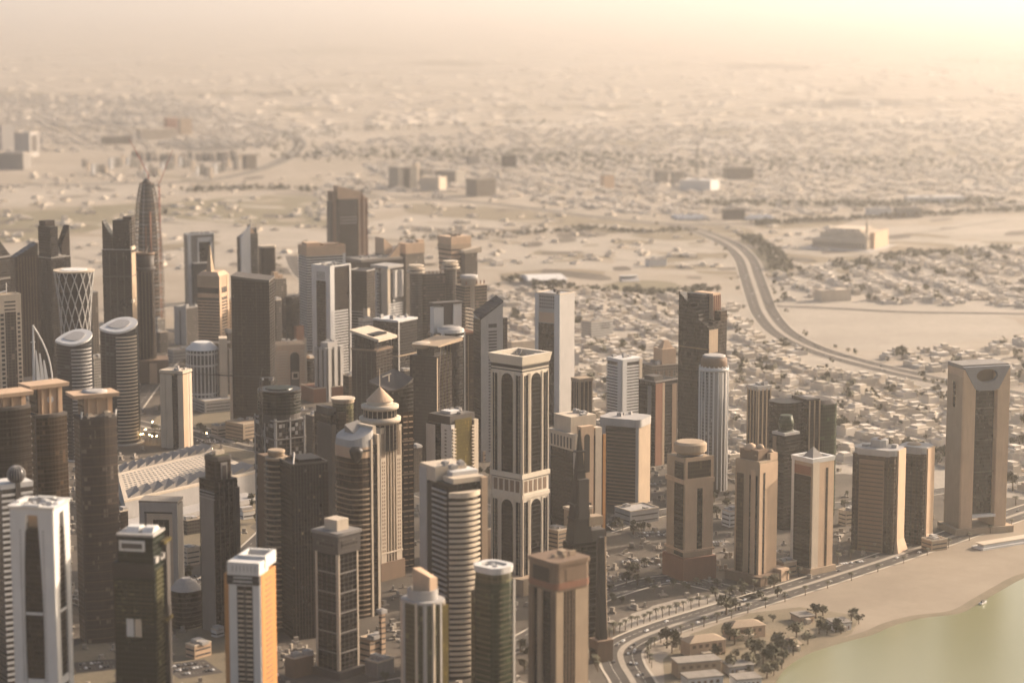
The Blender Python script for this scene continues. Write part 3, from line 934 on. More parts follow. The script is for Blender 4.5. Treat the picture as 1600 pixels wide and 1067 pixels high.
def t31():
    T = Tower('wedge_tower', 'slim white wedge tower with a raked roof and a lattice tip', 370, 377, 403, 372, 525, 24)
    T.p('body', 'gblue', T.rect(0, 1, .3, 1), [372, 358, 358, 372])
    T.p('blade_wall', 'white', T.rect(0, .55, 0, .25), [372, 352, 352, 372])
    T.b('wing', 'punch', .5, 1, .02, .6, 366)
    T.p('tip', 'peach', T.rect(.5, .85, .1, .5), [352, 366, 366, 352], 372)
    T.bars('tip_lattice', 'steel', [((T.X(.55), T.Yl(.1), T.z(352)), (T.X(.62), T.Yl(.2), T.z(343))), ((T.X(.62), T.Yl(.2), T.z(343)), (T.X(.85), T.Yl(.3), T.z(360)))], .5)
    T.grid('window_grid', 'black', 'F', .55, .98, 372, 430, 4, 12, .5, .45, .9)
    U = Tower('office_tower', 'dark round-shouldered office tower in front of the white wedge tower', 402, 409, 432, 388, 545, 25)
    U.p('body', 'gbrown', U.rrect(.3), 388)
    U.p('roof_rim', 'cream', U.rrect(.3, .5), 385, 388)
    U.p('lower_wing', 'gdark', U.rect(.3, 1.5, -.5, .2), [430, 446, 446, 430])
    V = Tower('office_block', 'stepped sandy block peeping over the big brown slab, beside the bridge bend', 424, 430, 447, 428, 560, 30, cat='building')
    V.p('body', 'punch', V.rect(), 436)
    V.b('step', 'peach', .0, .4, .3, 1, 426, 437)
    V.b('step', 'peach', .45, .8, .3, 1, 431, 437)
    W = Tower('office_tower', 'small black glass tower between the brown slab and the striped white block', 446, 456, 468, 466, 560, 40)
    W.p('body', 'gdark', W.rect(), 466)
    W.b('annex', 'redbrown', .2, 1.2, -.4, -.02, 510)
    W.parapet('dgrey', 466, 1.5)
t31()
def t32():
    T = Tower('glass_slab', 'big dark brown glass slab with vertical gilt streaks and a bowed roofline', 361, 420, 429, 440, 680, 80)
    P = T.rect()
    mb = MB()
    n = 9
    pts = [(T.X(0) - 2.5 * math.sin(math.pi * i / n), T.Yl(1 - i / n)) for i in range(n + 1)] + [(T.X(1), T.Yl(0)), (T.X(1), T.Yl(1))]
    zs = [T.z(432 + 7 * i / n) for i in range(n + 1)] + [T.z(438), T.z(432)]
    T.add('body', MB().prism(pts, 0, [q - 2 for q in zs]), 'gbrown')
    T.add('roof_rim', MB().prism(scale_plan(pts, .5), [q - 2 for q in zs], [q + .6 for q in zs]), 'dgrey')
    for i, q in enumerate([.06, .16, .27, .38, .49, .58, .66, .76, .86, .95]):
        zz = T.z(440)
        bx = 2.5 * math.sin(math.pi * q)
        y = T.Yl(1 - q)
        T.add('fin', MB().box(T.X(0) - bx - .9, T.X(0) - bx + .5, y - .5, y + .5, 30, zz), ('gdark', 'gbrown', 'gbronze', 'gdark')[i % 4])
    for q, m in ((.25, 'bronze'), (.6, 'dgrey')):
        T.f('fin', 'gbrown', 'F', q, q + .1, 448, None, .6)
    T.f('side_glass', 'gdark', 'F', .02, .98, 446, None, .35)
    T.b('base_block', 'grey', -.12, 1.02, -.02, 1.02, 660)
    T.add('stair_mast', MB().box(T.X(0) - 3, T.X(0), T.Yl(1), T.Yl(1) + 3, 0, T.z(545)), 'cream')
t32()
def t33():
    T = Tower('arched_block', 'crenellated stone block with a tall pointed arch and striped walls', 420, 428, 478, 536, 622, 14, depth=30, cat='building')
    T.p('body', 'peach', T.rect(), 540)
    for i in range(16):
        T.f('merlon', 'cream', 'F', (i + .1) / 16, (i + .8) / 16, 534, 541, .1, 1.2)
    T.bands('cream', 'F', .0, .45, 548, None, 3.6, 1.5, .5)
    T.bands('cream', 'F', .8, 1, 548, None, 3.6, 1.5, .5)
    T.f('arch_panel', 'dgrey', 'F', .5, .78, 566, None, .5)
    T.arch('arch_window', 'black', 'F', .5, .78, 552, 580, .7)
    T.f('frame', 'cream', 'F', .54, .76, 583, 594, 1.0)
    T.f('window', 'black', 'F', .58, .72, 585, 592, 1.2)
    T.f('corner_pier', 'cream', 'F', .95, 1.02, 530, None, 1)
    T.f('corner_pier', 'cream', 'F', -.02, .05, 536, None, 1)
    T.units(538, 5)
    T.b('podium', 'pale', -.2, 1.3, -.3, 1.1, 616)
t33()
def t41():
    T = Tower('slope_topped_tower', 'tall far tower with a slanted sandstone crown and a dark recessed face', 517, 521, 575, 306, 460, 20, depth=42)
    T.p('body', 'gmid', T.rect(.1, .9, .02, 1), [312, 318, 318, 312])
    T.p('crown', 'peach', T.rect(.12, .82, -.02, .5), [291, 302, 302, 291], 312)
    T.f('recess', 'dgrey', 'F', .16, .7, 310, 337, .6)
    T.f('glass_panel', 'gbrown', 'F', .17, .7, 337, None, .3)
    T.grid('window_grid', 'pale', 'F', .18, .68, 338, 352, 9, 3, .55, .5, .5)
    for i, (q, m) in enumerate(((.72, 'peach'), (.80, 'redbrown'), (.87, 'peach'), (.94, 'redbrown'))):
        T.f('pier', m, 'F', q, q + .05, 300 + i * 4, None, 1.2 - i * .3, 8)
    T.b('side_wing', 'brown', 0, .09, .05, .7, 300)
    T.b('side_wing', 'dgrey', -.06, .05, .12, .6, 316)
    T.b('side_wing', 'redbrown', .9, .99, .1, .7, 312)
t41()
def t42():
    T = Tower('striped_block', 'white block striped with dark window bands under a sandy attic storey', 473, 479, 540, 398, 550, 20, depth=36)
    T.p('body', 'gdark', T.rect(o=-.6), 400)
    T.slabs('white', 400, None, 3.9, 1.8, .1)
    T.b('attic', 'peach', 0, 1, 0, 1, 388, 401, .4)
    T.b('attic_block', 'peach', .05, .4, .2, .8, 381, 389)
    T.b('attic_block', 'brown', .5, .85, .2, .8, 384, 389)
    T.f('corner_pier', 'white', 'F', .93, 1, 398, None, .5)
    T.parapet('peach', 388, 2.5)
t42()
def t43():
    T = Tower('portal_tower', 'white portal tower with a tall black glass slot and a dark upper side', 487, 516, 548, 418, 588, 46)
    T.p('body', 'gbrown', T.rect(o=-.3), 420)
    T.f('frame', 'white', 'L', 0, .24, 418, None, .5, 8)
    T.f('frame', 'white', 'L', .76, 1, 418, None, .5, 8)
    T.f('frame', 'white', 'L', .24, .76, 418, 440, .5, 8)
    T.f('glass_slot', 'gdark', 'L', .24, .76, 440, None, .1)
    for i in range(5):
        T.f('slot', 'black', 'L', .30 + i * .09, .335 + i * .09, 426, 438, .7)
    T.bands('white', 'F', .07, .85, 486, None, 3.9, 1.9, .6)
    T.f('pier', 'white', 'F', .93, 1, 418, None, .6)
    T.parapet('white', 418, 2)
    T.units(418, 4)
    U = Tower('stepped_block', 'stepped grey block with bay windows at the foot of the white portal tower', 492, 511, 536, 542, 628, 45, cat='building')
    U.p('body', 'gmid', U.rect(), 548)
    for q in (.12, .5, .88):
        U.f('bay', 'pale', 'FL', q - .1, q + .1, 544, None, 1.6, 2)
    U.b('crown', 'pale', .2, .8, .2, .8, 537, 548)
    U.units(537, 3, .25, .75, .25, .75)
t43()
def t45():
    T = Tower('office_tower', 'plain brown tower with a banded pale lower half, behind the white portal tower', 546, 573, 586, 424, 580, 60)
    T.p('body', 'gbrown', T.rect(), 424)
    T.bands('pale', 'L', .1, .75, 486, None, 3.9, 1.8, .5)
    T.f('pier', 'cream', 'L', .78, .98, 482, None, .6)
    T.f('pier', 'cream', 'F', .0, .3, 482, None, .6)
    T.parapet('pale', 424, 1.2)
    U = Tower('flat_roofed_hall', 'dark low hall with a wide flat roof behind the wavy white block', 540, 565, 628, 408, 520, 30, depth=48, cat='building')
    U.p('body', 'gbrown', U.rect(), 410)
    U.p('roof', 'roof', U.rect(o=1.5), 406, 410)
    U.units(406, 6)
    U.p('roof_fin', 'peach', U.rect(.72, 1.0, .1, .2), [406, 386, 386, 406], 410)
    V = Tower('wavy_block', 'white block with a rippled end wall and toothed window strips', 580, 606, 629, 424, 552, 48)
    V.p('body', 'gblue', V.rect(o=-.4), 428)
    V.f('wall', 'white', 'L', .0, .3, 424, None, .6, 5)
    V.f('wall', 'cream', 'L', .62, 1, 420, None, .6, 5)
    for i in range(20):
        V.f('balcony', 'white', 'LF', .32 if i % 2 else .36, .44, 432 + i * 5.4, 434.5 + i * 5.4, 1.2)
    mb = MB()
    n = 12
    pts = [(V.X(.3 + .7 * i / n), V.Yl(0) - 1 - 1.6 * math.sin(i / n * 9)) for i in range(n + 1)] + [(V.X(1), V.Yl(0) + 2), (V.X(.3), V.Yl(0) + 2)]
    V.add('rippled_wall', MB().prism(pts, V.z(466), V.z(424)), 'pale')
    V.bands('white', 'F', 0, 1, 474, None, 3.9, 1.6, .6)
    V.p('roof', 'pale', V.rect(o=1), 416, 420)
    V.lathe('roof_drum', 'grey', [(4, 417), (4, 413)], 14)
t45()
def t48():
    A = Tower('office_block', 'low sandy block with a bowed raked roof, in the cluster under the lone far tower', 586, 600, 626, 392, 512, 36, cat='building')
    A.p('body', 'gmid', A.rect(), 398)
    A.p('roof', 'peach', A.rect(0, .5), [372, 386, 386, 372], 399)
    A.p('roof', 'cream', A.rect(.5, 1), [396, 388, 388, 396], 399)
    B = Tower('office_block', 'sandy block with a blank attic beside the turreted site', 623, 634, 663, 382, 512, 34, cat='building')
    B.p('body', 'punch', B.rect(), 396)
    B.b('attic', 'peach', 0, 1, 0, 1, 381, 397, .4)
    B.b('stair_tower', 'peach', .8, 1.1, .3, .8, 377, None)
    B.units(381, 4)
    C = Tower('flared_tower', 'sandy tower flaring wider towards its banded top', 684, 705, 736, 376, 540, 36)
    P = C.rect()
    lo = scale_plan(P, -C.w * .18)
    C.p('body', 'peach', lo, 378, None, P)
    z1 = C.z(378)
    for i in range(9):
        t = 1 - (i + 1) * .045
        q = [(lo[j][0] + (P[j][0] - lo[j][0]) * t, lo[j][1] + (P[j][1] - lo[j][1]) * t) for j in range(4)]
        C.add('window_band', MB().prism(scale_plan(q, .25), z1 * t, z1 * t + 2.4), 'dgrey')
    C.p('roof_rim', 'peach', scale_plan(P, .4), 371, 378)
    C.p('band', 'tan', scale_plan(P, .6), 383, 389, scale_plan(P, .7))
    C.units(371, 5, m='dgrey')
    D = Tower('wing_roofed_block', 'sandy block under a cantilevered wing roof next to the flared tower', 718, 727, 746, 394, 540, 30, cat='building')
    D.p('body', 'punch', D.rect(), 396)
    D.p('wing_roof', 'cream', D.rect(-.1, 1.3, -.1, .9), [392, 387, 387, 392], 396)
    E = Tower('building_under_construction', 'unfinished round-cornered block of bare floors between two banded turrets', 640, 652, 712, 428, 585, 20, depth=40, cat='building')
    E.p('body', 'raw', E.rrect(.25, 0, .1, .9), 430)
    E.slabs('brown', 432, None, 4.2, .8, .5, E.rrect(.25, 0, .1, .9), 'floor_slab')
    for i in range(8):
        E.add('site_column', MB().box(E.X(.14 + .1 * i) - .5, E.X(.14 + .1 * i) + .5, E.Yl(.1), E.Yl(.1) + 1, E.z(431), E.z(431) + 5), 'redbrown')
    for fx, v in ((-.02, 416), (.88, 412)):
        r = E.m(15)
        T2 = E.add('turret', MB().prism(ell(r * .68, r * .68, 12, E.X(fx), E.Yl(.05)), 0, E.z(v + 3)), 'gmid')
        for k in range(3):
            E.add('turret_ring', MB().prism(ell(r * (1.0 - .1 * k), r * (1.0 - .1 * k), 16, E.X(fx), E.Yl(.05)), E.z(v + 10 - 5 * k), E.z(v + 10 - 5 * k) + 1.8), 'cream', T2)
        E.add('turret_mast', MB().bar((E.X(fx), E.Yl(.05), E.z(v + 2)), (E.X(fx), E.Yl(.05), E.z(v - 8)), .4), 'steel', T2)
    F = Tower('building_under_construction', 'half-built concrete frame with a round lift core, beside the flared tower', 712, 726, 761, 446, 590, 30, cat='building')
    F.p('body', 'raw', F.rect(), 448)
    F.slabs('tan', 446, None, 4.2, .9, .5, None, 'floor_slab')
    F.lathe('lift_core', 'pale', [(F.m(12), None), (F.m(12), 436), (F.m(14), 436), (F.m(14), 430), (F.m(8), 430)], 16, F.X(.35), F.Yl(.4))
    for i in range(6):
        F.add('site_column', MB().box(F.X(.1 + .16 * i) - .6, F.X(.1 + .16 * i) + .6, F.Yl(.05), F.Yl(.05) + 1.2, F.z(446), F.z(440)), 'redbrown')
t48()
# ------------------------------------------------------------------ towers of the middle rows
def t50():
    T = Tower('glass_box_tower', 'square dark glass tower with a pale roof rim and slim white corner', 583, 622, 652, 503, 645, 52)
    T.p('body', 'gdark', T.rect(), 503)
    T.p('roof_rim', 'white', T.rect(o=.7), 501, 504)
    T.f('corner_strip', 'pale', 'F', 0, .06, 504, None, .4)
    T.slabs('tan', 556, 559, 8, 1.6, .6, name='ledge')
    T.units(501, 7, h=(1.5, 5))
t50()
def t51():
    T = Tower('slab_roofed_tower', 'brown tower under a tilted oversailing slab roof', 549, 588, 613, 540, 695, 58)
    T.p('body', 'gbrown', T.rect(), 548, None, None)
    T.b('penthouse', 'gdark', .1, .9, .15, .95, 524, 549)
    P = T.rect(-.05, 1.15, -.12, 1.05)
    zf, zb = T.z(530), T.z(515, 0, 1)
    T.add('roof', MB().prism(P, [zf - 3, zf - 3, zb - 3, zb - 3], [zf, zf, zb, zb]), 'cream')
    T.bars('prop', 'steel', [((T.X(.05), T.Yl(0) - 1, T.z(548)), (T.X(.05), T.Yl(0) - 1, zf - 3)), ((T.X(.9), T.Yl(0) - 1, T.z(548)), (T.X(.9), T.Yl(0) - 1, zf - 3))], .6)
    T.slabs('brown', 548, 551, 8, 1.8, .7, name='ledge')
    T.fins('fin', 'dgrey', 'FL', [.2, .4, .6, .8], .7, 552, None, .4)
t51()
def t52():
    T = Tower('wing_roofed_tower', 'dark concave tower with a round roof disc and ribs sweeping up to a wing', 640, 682, 706, 553, 740, 62)
    n = 8
    P = [(T.X(0) + 3 * math.sin(math.pi * i / n), T.Yl(1 - i / n)) for i in range(n + 1)] + [(T.X(1), T.Yl(0)), (T.X(1), T.Yl(1))]
    T.p('body', 'gbrown', P, 558)
    T.b('penthouse', 'gdark', .2, .9, .2, .85, 540, 559)
    zf = T.z(541)
    T.add('wing_roof', MB().prism(T.rect(-.05, 1.6, -.1, .9), zf - 1, [zf + .5, zf + 3, zf + 3, zf + .5]), 'tan')
    r = T.m(16)
    T.lathe('roof_disc', 'cream', [(r * .9, 543), (r, 540), (r, 536), (r * .6, 534)], 24, T.X(.3), T.Yl(.7), smooth=False)
    for k in range(4):
        q = .1 + k * .22
        T.bars('rib', 'gold' if k else 'cream', [((T.X(q) + 5, T.Yl(0) - 1, zf), (T.X(q), T.Yl(0) - 1, T.z(600))), ((T.X(q), T.Yl(0) - 1, T.z(600)), (T.X(q) + 1, T.Yl(0) - .8, 0))], .5)
    T.f('corner_strip', 'tan', 'F', 0, .06, 560, None, .5)
t52()
def t53():
    T = Tower('horned_tower', 'glazed tower with a drum top between two white upright slabs', 672, 690, 742, 505, 708, 26, depth=38)
    T.p('body', 'gbrown', T.rect(.0, .62, .1, 1), 525)
    r = T.w * .34
    cx = T.X(.36)
    P = ell(r, r, 24, cx, T.Yl(.2))
    T.p('drum', 'gdark', P, 522)
    T.p('drum_ring', 'white', scale_plan(P, 1.2), 516, 521)
    T.p('drum_roof', 'pale', scale_plan(P, .2), 512, 516, scale_plan(P, -r * .3))
    T.p('drum_ring', 'white', scale_plan(P, .8), 526, 529)
    T.b('upright_slab', 'white', .0, .3, .55, .8, 484, None)
    T.b('upright_slab', 'white', .6, .85, .55, .8, 480, None)
    T.b('recess', 'dgrey', .3, .6, .6, .8, 480, None)
    T.b('bridge', 'dgrey', -.02, .88, .5, .85, 477, 480)
    T.bands('cream', 'R', .1, .6, 486, 530, 3.8, 1.6, 1.5)
    T.b('side_block', 'gbronze', .66, 1, 0, .7, 525, None)
    T.b('side_roof', 'redbrown', .64, 1.02, -.02, .72, 522, 525)
    for q in (.03, .66):
        T.f('fin', 'white', 'F', q, q + .04, 520, None, 1.4, 4)
    T.fins('fin', 'tan', 'F', [.8], .6, 527, None, .5)
t53()
def t54():
    T = Tower('slotted_slab', 'pale slab tower with a raked dark roof and a ladder of dark slots', 740, 751, 786, 498, 722, 22)
    T.p('body', 'pale', T.rect(), [499, 473, 468, 492])
    zf = [T.z(499), T.z(473)]
    T.p('side_glass', 'gdark', [(T.X(0) - .4, T.Yl(0)), (T.X(0) + .3, T.Yl(0)), (T.X(0) + .3, T.Yl(1)), (T.X(0) - .4, T.Yl(1))], 500)
    P = T.rect(o=.4)
    q = [T.z(v) for v in (499, 473, 468, 492)]
    T.add('roof', MB().prism(P, [a - .8 for a in q], [a + .9 for a in q]), 'gbrown')
    T.f('slot', 'dgrey', 'F', .35, .72, 507, 513, .15)
    for i in range(40):
        v = 518 + i * 4.9
        if v < 708:
            T.f('slot', 'dgrey', 'F', .35, .72, v, v + 2.6, .15)
    T.b('rear_wing', 'gmid', 1.0, 1.3, .3, .9, 500)
    for i in range(4):
        T.add('balcony', MB().box(T.X(1.3) - 1, T.X(1.3) + 3, T.Yl(.3), T.Yl(.6), T.z(505 + i * 8) - 1, T.z(505 + i * 8)), 'cream')
t54()
def t55():
    T = Tower('slab_tower', 'pale stone slab tower with a pierced top, an opening painted as sunlit and a dark glass face', 836, 875, 898, 461, 665, 56)
    T.p('body', 'pale', T.rect(), 461)
    T.f('glass_face', 'gdark', 'L', .14, .78, 507, None, .3)
    T.f('opening', 'peach', 'L', .16, .78, 490, 506, .35)  # flat peach panel; sunlight inside the opening is put into its colour
    for i in range(7):
        for j in range(4):
            T.f('hole', 'dgrey', 'L', .18 + i * .09, .235 + i * .09, 464 + j * 5.4, 467.4 + j * 5.4, .12)
    T.f('frame', 'white', 'L', .78, 1, 461, None, .5)
    T.f('frame', 'white', 'L', 0, .14, 461, None, .5)
    T.parapet('cream', 461, 1.2)
    T.units(461, 3, m='dgrey')
t55()
def t58():
    T = Tower('striped_tower', 'tall cream tower with black arched panels, a flared roof rim and a windowed belt', 767, 816, 858, 571, 925, 49)
    T.p('body', 'ivory', T.rect(), 571)
    T.parapet('ivory', 571, T.z(557) - T.z(571), .6, 1.6, 1.2, name='flared_rim')
    T.p('roof_deck', 'black', T.rect(o=-1), 567.5, 571)
    for i in range(9):
        x, y = T.X(T.rng.uniform(.2, .8)), T.Yl(T.rng.uniform(.2, .8))
        T.add('roof_unit', MB().bar((x, y, T.z(568)), (x + T.rng.uniform(-6, 6), y + T.rng.uniform(-6, 6), T.z(568) + T.rng.uniform(2, 7)), T.rng.uniform(.5, 1.4), 6), 'pale' if i % 2 else 'grey')
    for v0, v1 in ((572.5, 577.5), (580, 582)):
        T.p('dark_band', 'black', T.rect(o=.25), v0, v1)
    for face in 'FLRB':
        for v0, v1 in ((586, 741), (784, None)):
            T.arch('arched_panel', 'gblack', face, .335, .70, v0, v1, .2)
            for a, b in ((.055, .10), (.12, .205), (.80, .885), (.905, .945)):
                T.f('dark_strip', 'gblack', face, a, b, v0 + 2, v1, .2)
            for q in (.035, .225, .275, .305, .735, .765, .965):
                T.fins('fin', 'ivory', face, [q], .6, v0 - 1, v1, .7)
        for i in range(5):
            T.f('belt_window', 'brown', face, .08 + i * .178, .20 + i * .178, 753, 771, .2)
    for v0, v1, o in ((742, 749, 1.0), (774, 780, .9)):
        T.p('cornice', 'ivory', T.rect(o=o), v0, v1)
    T.p('cornice_line', 'dgrey', T.rect(o=.5), 749, 750.5)
    T.f('corner_pier', 'cream', 'FL', 0, .03, 584, None, .9)
    T.f('corner_pier', 'cream', 'L', .97, 1, 584, None, .9)
    T.b('podium', 'tan', -.3, 1.3, -.3, 1.3, 900)
t58()
def t59():
    A = Tower('office_block', 'small brown ribbed block behind the tall black and cream tower', 893, 905, 926, 594, 682, 34, cat='building')
    A.p('body', 'gbronze', A.rect(), 598)
    A.fins('fin', 'tan', 'FL', [.05, .35, .65, .95], 1.2, 594, None, .8)
    A.p('roof_rim', 'tan', A.rect(o=.6), 592, 597)
    B = Tower('balcony_block', 'white flat block with stacked balconies, half shaded and half sunlit', 948, 972, 1003, 563, 684, 40, cat='building')
    B.p('body', 'gmid', B.rect(o=-.5), 566)
    B.bands('white', 'LF', 0, 1, 572, None, 3.6, 1.9, .8)
    B.f('pier', 'white', 'F', 0, .22, 562, None, 1.2)
    B.f('pier', 'cream', 'F', .85, 1, 564, None, 1.0)
    B.f('pier', 'white', 'L', .75, 1, 563, None, .9)
    B.p('roof_rim', 'white', B.rect(o=.4), 562, 567)
    B.units(562, 4)
    C = Tower('apartment_block', 'peach apartment block with a stepped pediment, behind the dark ribbed tower', 1003, 1020, 1060, 556, 668, 30, cat='building')
    C.p('body', 'punch', C.rect(), 572)
    C.b('upper_storeys', 'peach', .45, 1, .2, 1, 548, 573)
    C.p('pediment', 'peach', C.rect(.5, .95, .3, .8), 536, 549, C.rect(.65, .8, .45, .6))
    for i in range(4):
        C.f('window', 'brown', 'F', .1 + .2 * i, .18 + .2 * i, 580, 600, .3)
    C.units(571, 4, .05, .4)
    D = Tower('ribbed_tower', 'dark tower with a copper coloured pier on its sunny corner', 998, 1024, 1059, 598, 728, 46)
    D.p('body', 'gdark', D.rect(), 598)
    D.f('pier', 'grey', 'L', .55, .78, 604, None, .6)
    D.f('pier', 'redbrown', 'F', .0, .34, 600, None, .8)
    D.f('pier', 'tan', 'F', .3, .4, 600, None, 1)
    D.f('pier', 'brown', 'F', .75, .95, 604, None, .6)
    D.b('roof_block', 'dgrey', .1, .5, .2, .8, 590, 598)
    D.parapet('grey', 598, 1.5)
t59()
def t62():
    T = Tower('sliced_tower', 'tall dark tower sliced into raked blades with a sunlit copper inner face', 1060, 1105, 1136, 500, 752, 52)
    T.b('body', 'gbrown', .3, 1, 0, 1, 505)
    T.p('blade', 'gdark', T.rect(0, .34, .3, 1), [494, 496, 462, 460], None)
    T.b('crown_block', 'gblue', .36, .66, .35, .98, 464, 506)
    T.b('crown_block', 'peach', .6, .98, .22, .9, 463, 506)
    for q in (.64, .74, .84, .94):
        T.add('copper_fin', MB().box(T.X(q), T.X(q) + 1.3, T.Yl(.22) - .7, T.Yl(.24), T.z(500), T.z(466)), 'redbrown')
    T.b('crown_slab', 'gbronze', .68, 1, .0, .4, 490, 506)
    T.p('front_blade', 'gdark', T.rect(0, .5, -.05, .3), [512, 506, 502, 500], None)
    T.add('front_edge', MB().box(T.X(.03), T.X(.47), T.Yl(-.05) - .4, T.Yl(-.05), T.z(552), T.z(516)), 'tan')
    T.add('dark_ledge', MB().box(T.X(0) - .6, T.X(0) + 1, T.Yl(-.03), T.Yl(.98), T.z(547), T.z(545)), 'brown')
t62()
def t63():
    T = Tower('round_tower', 'white ribbed cylinder tower with a dark drum cap, at the foot of the sliced tower', 1093, 1093, 1138, 575, 768, 0)
    r = T.w / 2
    T.lathe('body', 'punchw', [(r, None), (r, 576)], 32)
    for i in range(20):
        an = 2 * math.pi * i / 20
        T.add('rib', MB().bar((r * math.cos(an), r * math.sin(an), 0), (r * math.cos(an), r * math.sin(an), T.H + 1), .8), 'white')
    T.lathe('rim', 'white', [(r * 1.05, 578), (r * 1.05, 574), (r * .9, 572)], 32)
    T.lathe('cap', 'brown', [(r * .92, 573), (r * .92, 560), (r * .75, 557)], 28)
    T.lathe('cap_rim', 'pale', [(r * .8, 558), (r * .8, 555), (r * .7, 554)], 28)
t63()
def t64():
    T = Tower('louvred_slab', 'slab block with a dark louvred face, pale side piers and a thick cornice', 938, 998, 1016, 672, 805, 68)
    T.p('body', 'gbrown', T.rect(o=-.3), 674)
    T.bands('brown', 'L', .14, .93, 676, None, 3.6, 1.2, .3, 'louvre')
    T.f('pier', 'pale', 'L', .0, .13, 668, None, .8)
    T.f('pier', 'pale', 'L', .93, 1, 668, None, .8)
    T.f('pier', 'tan', 'F', 0, 1, 668, None, .4)
    T.p('cornice', 'pale', T.rrect(.2, 2.2), 656, 668)
    T.b('podium', 'dgrey', -.1, 1.1, -.05, 1.05, 792)
    T.units(656, 4)
t64()
def t65():
    T = Tower('portal_block', 'sandy block with a white colonnaded top storey over dark glass', 862, 900, 950, 676, 858, 36, depth=46, cat='building')
    T.p('body', 'gdark', T.rect(o=-.5), 684)
    T.f('top_storey', 'cream', 'L', 0, 1, 680, 706, .6, 4)
    for i in range(7):
        T.f('slot', 'dgrey', 'L', .12 + i * .115, .17 + i * .115, 686, 703, .8)
    T.f('wall', 'peach', 'F', .15, .55, 668, None, .6, 6)
    T.f('wall', 'cream', 'F', .6, .8, 672, None, .8, 6)
    T.arch('arched_opening', 'black', 'F', .25, .42, 680, 740, .9)
    T.f('pier', 'orange', 'F', .85, .93, 684, None, .7)
    T.b('roof_block', 'cream', .1, .9, .3, .9, 656, 685)
    T.b('annex', 'tan', -.35, .25, -.3, .02, 792)
    T.b('annex_roof', 'cream', -.37, .27, -.32, .04, 788, 792)
    T.f('pier', 'pale', 'L', 0, .08, 706, None, .5)
    T.f('pier', 'pale', 'L', .92, 1, 706, None, .5)
    T.units(656, 5)
t65()
def t56():
    T = Tower('gold_faced_tower', 'white tower with serrated balcony edges and a gold glass face', 666, 706, 746, 664, 886, 46)
    T.p('body', 'gdark', T.rect(o=-.8), 664)
    T.f('wall', 'white', 'L', 0, .36, 668, None, .6, 6)
    T.f('dark_strip', 'gdark', 'L', .36, .6, 660, None, .3)
    T.f('wall', 'white', 'L', .6, 1, 664, None, .9, 6)
    T.f('gold_face', 'gold', 'F', .12, .78, 657, None, .3)
    T.f('wall', 'cream', 'F', .86, 1.02, 662, None, .9, 6)
    n = 30
    for i in range(n):
        v = 670 + i * 5.2
        for a, b in ((.0, .13), (.76, .88)):
            T.f('balcony', 'cream', 'F', a, b, v, v + 2.4, 1.6)
    for i in range(22):
        v = 672 + i * 5.6
        T.f('window', 'grey', 'L', .74, .82, v, v + 3, 1.0)
    T.b('penthouse', 'dgrey', -.02, .95, .05, .9, 651, 664)
    T.b('roof_block', 'white', .25, .7, .3, .7, 647, 652)
    T.units(651, 4, m='grey')
t56()
def t57():
    T = Tower('balcony_tower', 'pale tower with a bowed front of stacked curved balconies between flanking walls', 650, 700, 762, 756, 1062, 30, depth=44)
    T.p('body', 'gdark', T.rect(o=-.8), 758)
    n = 10
    def bow(k):
        return [(T.X(.02) + (T.X(.80) - T.X(.02)) * i / n, T.Yl(0) - k * math.sin(math.pi * (i + .6) / (n + 1.2))) for i in range(n + 1)]
    P = bow(6) + [(T.X(.80), T.Yl(.2)), (T.X(.02), T.Yl(.2))]
    T.p('bow_glass', 'gbrown', [(p[0], p[1] + 1.4 if p[1] < T.Yl(.1) else p[1]) for p in P], 772)
    me = MB().prism(bow(7) + [(T.X(.80), T.Yl(0) + .5), (T.X(.02), T.Yl(0) + .5)], 0, 2.0).mesh('balcony', M['cream'])
    z1 = T.z(784)
    k = int(z1 / 4.3)
    for i in range(k):
        q = ob('balcony', me, None, T.o)
        q.location.z = 3 + i * 4.3
    T.add('balcony_top', MB().prism(bow(7.6) + [(T.X(.80), T.Yl(0) + .5), (T.X(.02), T.Yl(0) + .5)], T.z(778), T.z(770)), 'cream')
    T.f('wall', 'peach', 'F', .84, .99, 752, None, 1.2, 8)
    T.f('side_strip', 'gdark', 'F', .8, .84, 764, None, .2)
    T.b('attic', 'cream', .15, .92, .02, .4, 750, 768)
    T.f('wall', 'pale', 'L', .0, .26, 742, None, .8, 8)
    T.bands('pale', 'L', .45, .95, 766, None, 4.3, 1.4, 1.0, 'side_balcony')
    T.f('dark_strip', 'black', 'L', .26, .44, 762, None, .3)
    T.b('roof_block', 'cream', 0, .8, .45, 1, 737, 760)
    T.b('roof_block', 'white', .3, .95, .25, .6, 744, 758)
    T.units(737, 6)
    T.b('rear_wing', 'tan', .6, 1.15, .4, .8, 782)
    for i in range(22):
        T.add('side_balcony', MB().box(T.X(1.15) - 1, T.X(1.15) + 1.6, T.Yl(.38) - 1, T.Yl(.6), 6 + i * 5.2, 7.8 + i * 5.2), 'cream')
t57()
